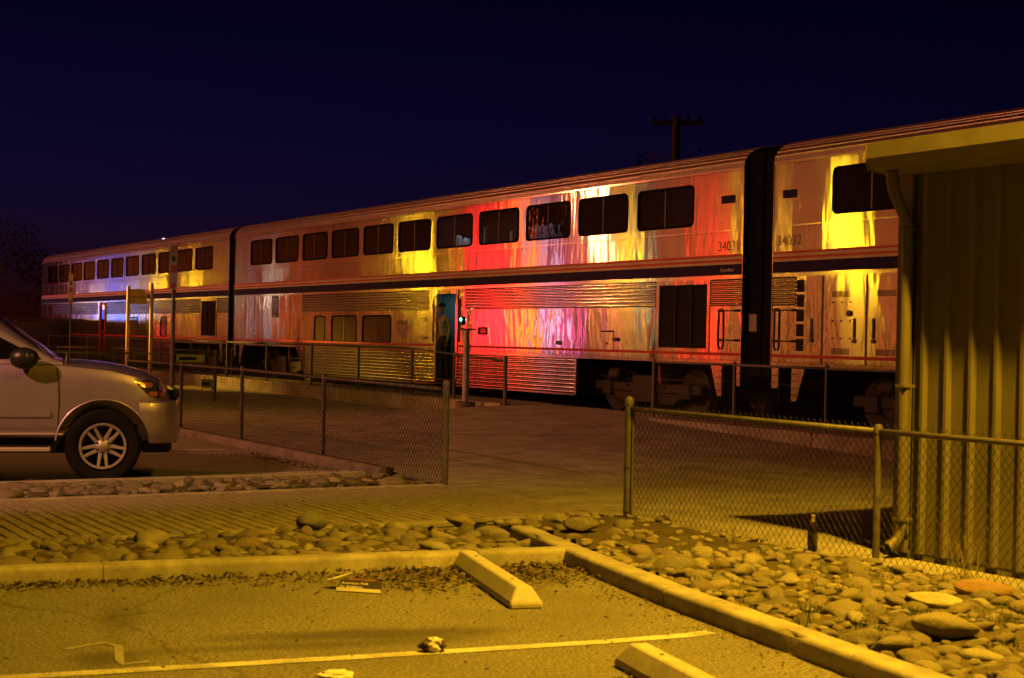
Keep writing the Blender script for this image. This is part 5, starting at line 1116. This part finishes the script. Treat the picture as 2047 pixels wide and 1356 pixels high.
for (px, q, lab) in ((478, 22, 'green traffic signal far along the street'), (1292, 22, 'green traffic signal opposite the middle coach')):
    e = site_empty('traffic_signal', along(px, q), q); tag(e, lab, 'traffic light', 'traffic signals')
    MB().lathe([(.08,0),(.07,5.0)], 10).build('pole', M['galv'], e); MB().box(-.18,.18,-.14,.14,3.9,5.0).build('head', M['blackmetal'], e, bevel=.02)
    for k, m_ in enumerate((M['red'], M['amber'], emit('green_signal', (.05,1.0,.75), 60.))): MB().ell((0,.15,4.8-.34*k),(.12,.03,.12)).build('lens', m_, e, smooth=True)

# ------------------------------------------------------------------ background
up = empty('utility_pole', (4.85, 45.5, 0), R(-8)); tag(up, 'dark wooden utility pole with crossarm standing behind the train', 'pole')
wd = simple('dark_weathered_wood', (.085,.06,.05), .9)
MB().lathe([(.16,0),(.12,8.45)], 12).build('pole', wd, up, auto=40); MB().box(-.78,.78,-.06,.06,8.18,8.32).build('crossarm', wd, up, bevel=.01)
for x in (-.68,-.35,.35,.68): MB().lathe([(.03,0),(.05,.03),(.03,.07),(.045,.1),(.02,.14)], 8, (x,0,8.32)).build('insulator', M['truckmetal'], up)
lfm = simple('dark_foliage', (.012,.018,.006), .7, 0, .5, 3.); brk = simple('bark', (.05,.038,.026), .9)
def tree(x, y, h, r, seed, label, n=2600):
    g = random.Random(seed); e = empty('tree', (x, y, 0)); tag(e, label, 'tree')
    t = MB(); t.tube([(0,0,-.1),(.05,.03,h*.25),(-.04,.05,h*.5),(.03,0,h*.8)], [.22,.17,.12,.04], 8)
    cl = []
    for k in range(9):
        a = g.uniform(0,6.28); z = h*g.uniform(.35,.7); b = (r*g.uniform(.5,.95)*math.cos(a), r*g.uniform(.5,.95)*math.sin(a), z + h*g.uniform(.08,.25)); t.tube([(0,0,z-.3),(b[0]*.5,b[1]*.5,z+.1),b], [.08,.05,.02], 6); cl.append((b, r*g.uniform(.35,.6)))
    cl.append(((0,0,h*.82), r*.55)); t.build('trunk', brk, e, smooth=True); c = MB()
    for _ in range(n):
        (b, cr) = g.choice(cl); d = Vector((g.gauss(0,1), g.gauss(0,1), g.gauss(0,1))).normalized()*cr*g.uniform(.4,1.05); p = Vector(b) + Vector((d.x, d.y, d.z*.8)); s = g.uniform(.05,.13)
        a = Vector((g.uniform(-1,1), g.uniform(-1,1), g.uniform(-1,1))).normalized()*s; q_ = a.cross(Vector((g.uniform(-1,1), g.uniform(-1,1), g.uniform(-1,1)))).normalized()*s*.5
        c.add([p-a, p+q_, p+a, p-q_], [(0,1,2,3)])
    c.build('crown', lfm, e, fix=False)
tree(5.6, 52, 8.4, 2.6, 1, 'dark tree crown just above the roof of the middle coach')
tree(-31.5, 90, 7.6, 3.4, 2, 'dark tree beyond the far end of the train, nearest the left edge'); tree(-27.6, 93, 6.4, 3.0, 3, 'dark tree just beyond the end of the farthest coach')
vn = empty('van', (-20.9, 64.6, 0), R(70)); tag(vn, 'dim grey van parked beyond the end of the farthest coach', 'car')
vb = simple('van_grey', (.12,.10,.13), .45); vs_ = [(-.85,.35),(.85,.35),(.92,1.1),(.80,1.95),(.55,2.1),(-.55,2.1),(-.80,1.95),(-.92,1.1)]
MB().prism(vs_, -2.2, 2.4, axis='x').build('body', vb, vn, bevel=.05)
for (x, y) in ((-1.4,-.86),(1.6,-.86),(-1.4,.86),(1.6,.86)): MB().lathe([(.34,-.1),(.34,.1)], 20, (x, y, .34), axis='y').build('wheel', M['tyre'], vn)
MB().box(-2.215,-2.201,-.6,.6,1.3,1.85).build('rear_window', M['suv_glass'], vn)
for y in (-.78,.78): MB().box(-2.225,-2.202,y-.07,y+.07,.85,1.25).build('tail_light', emit('tail_lens', (1.0,.08,.02), .25), vn)
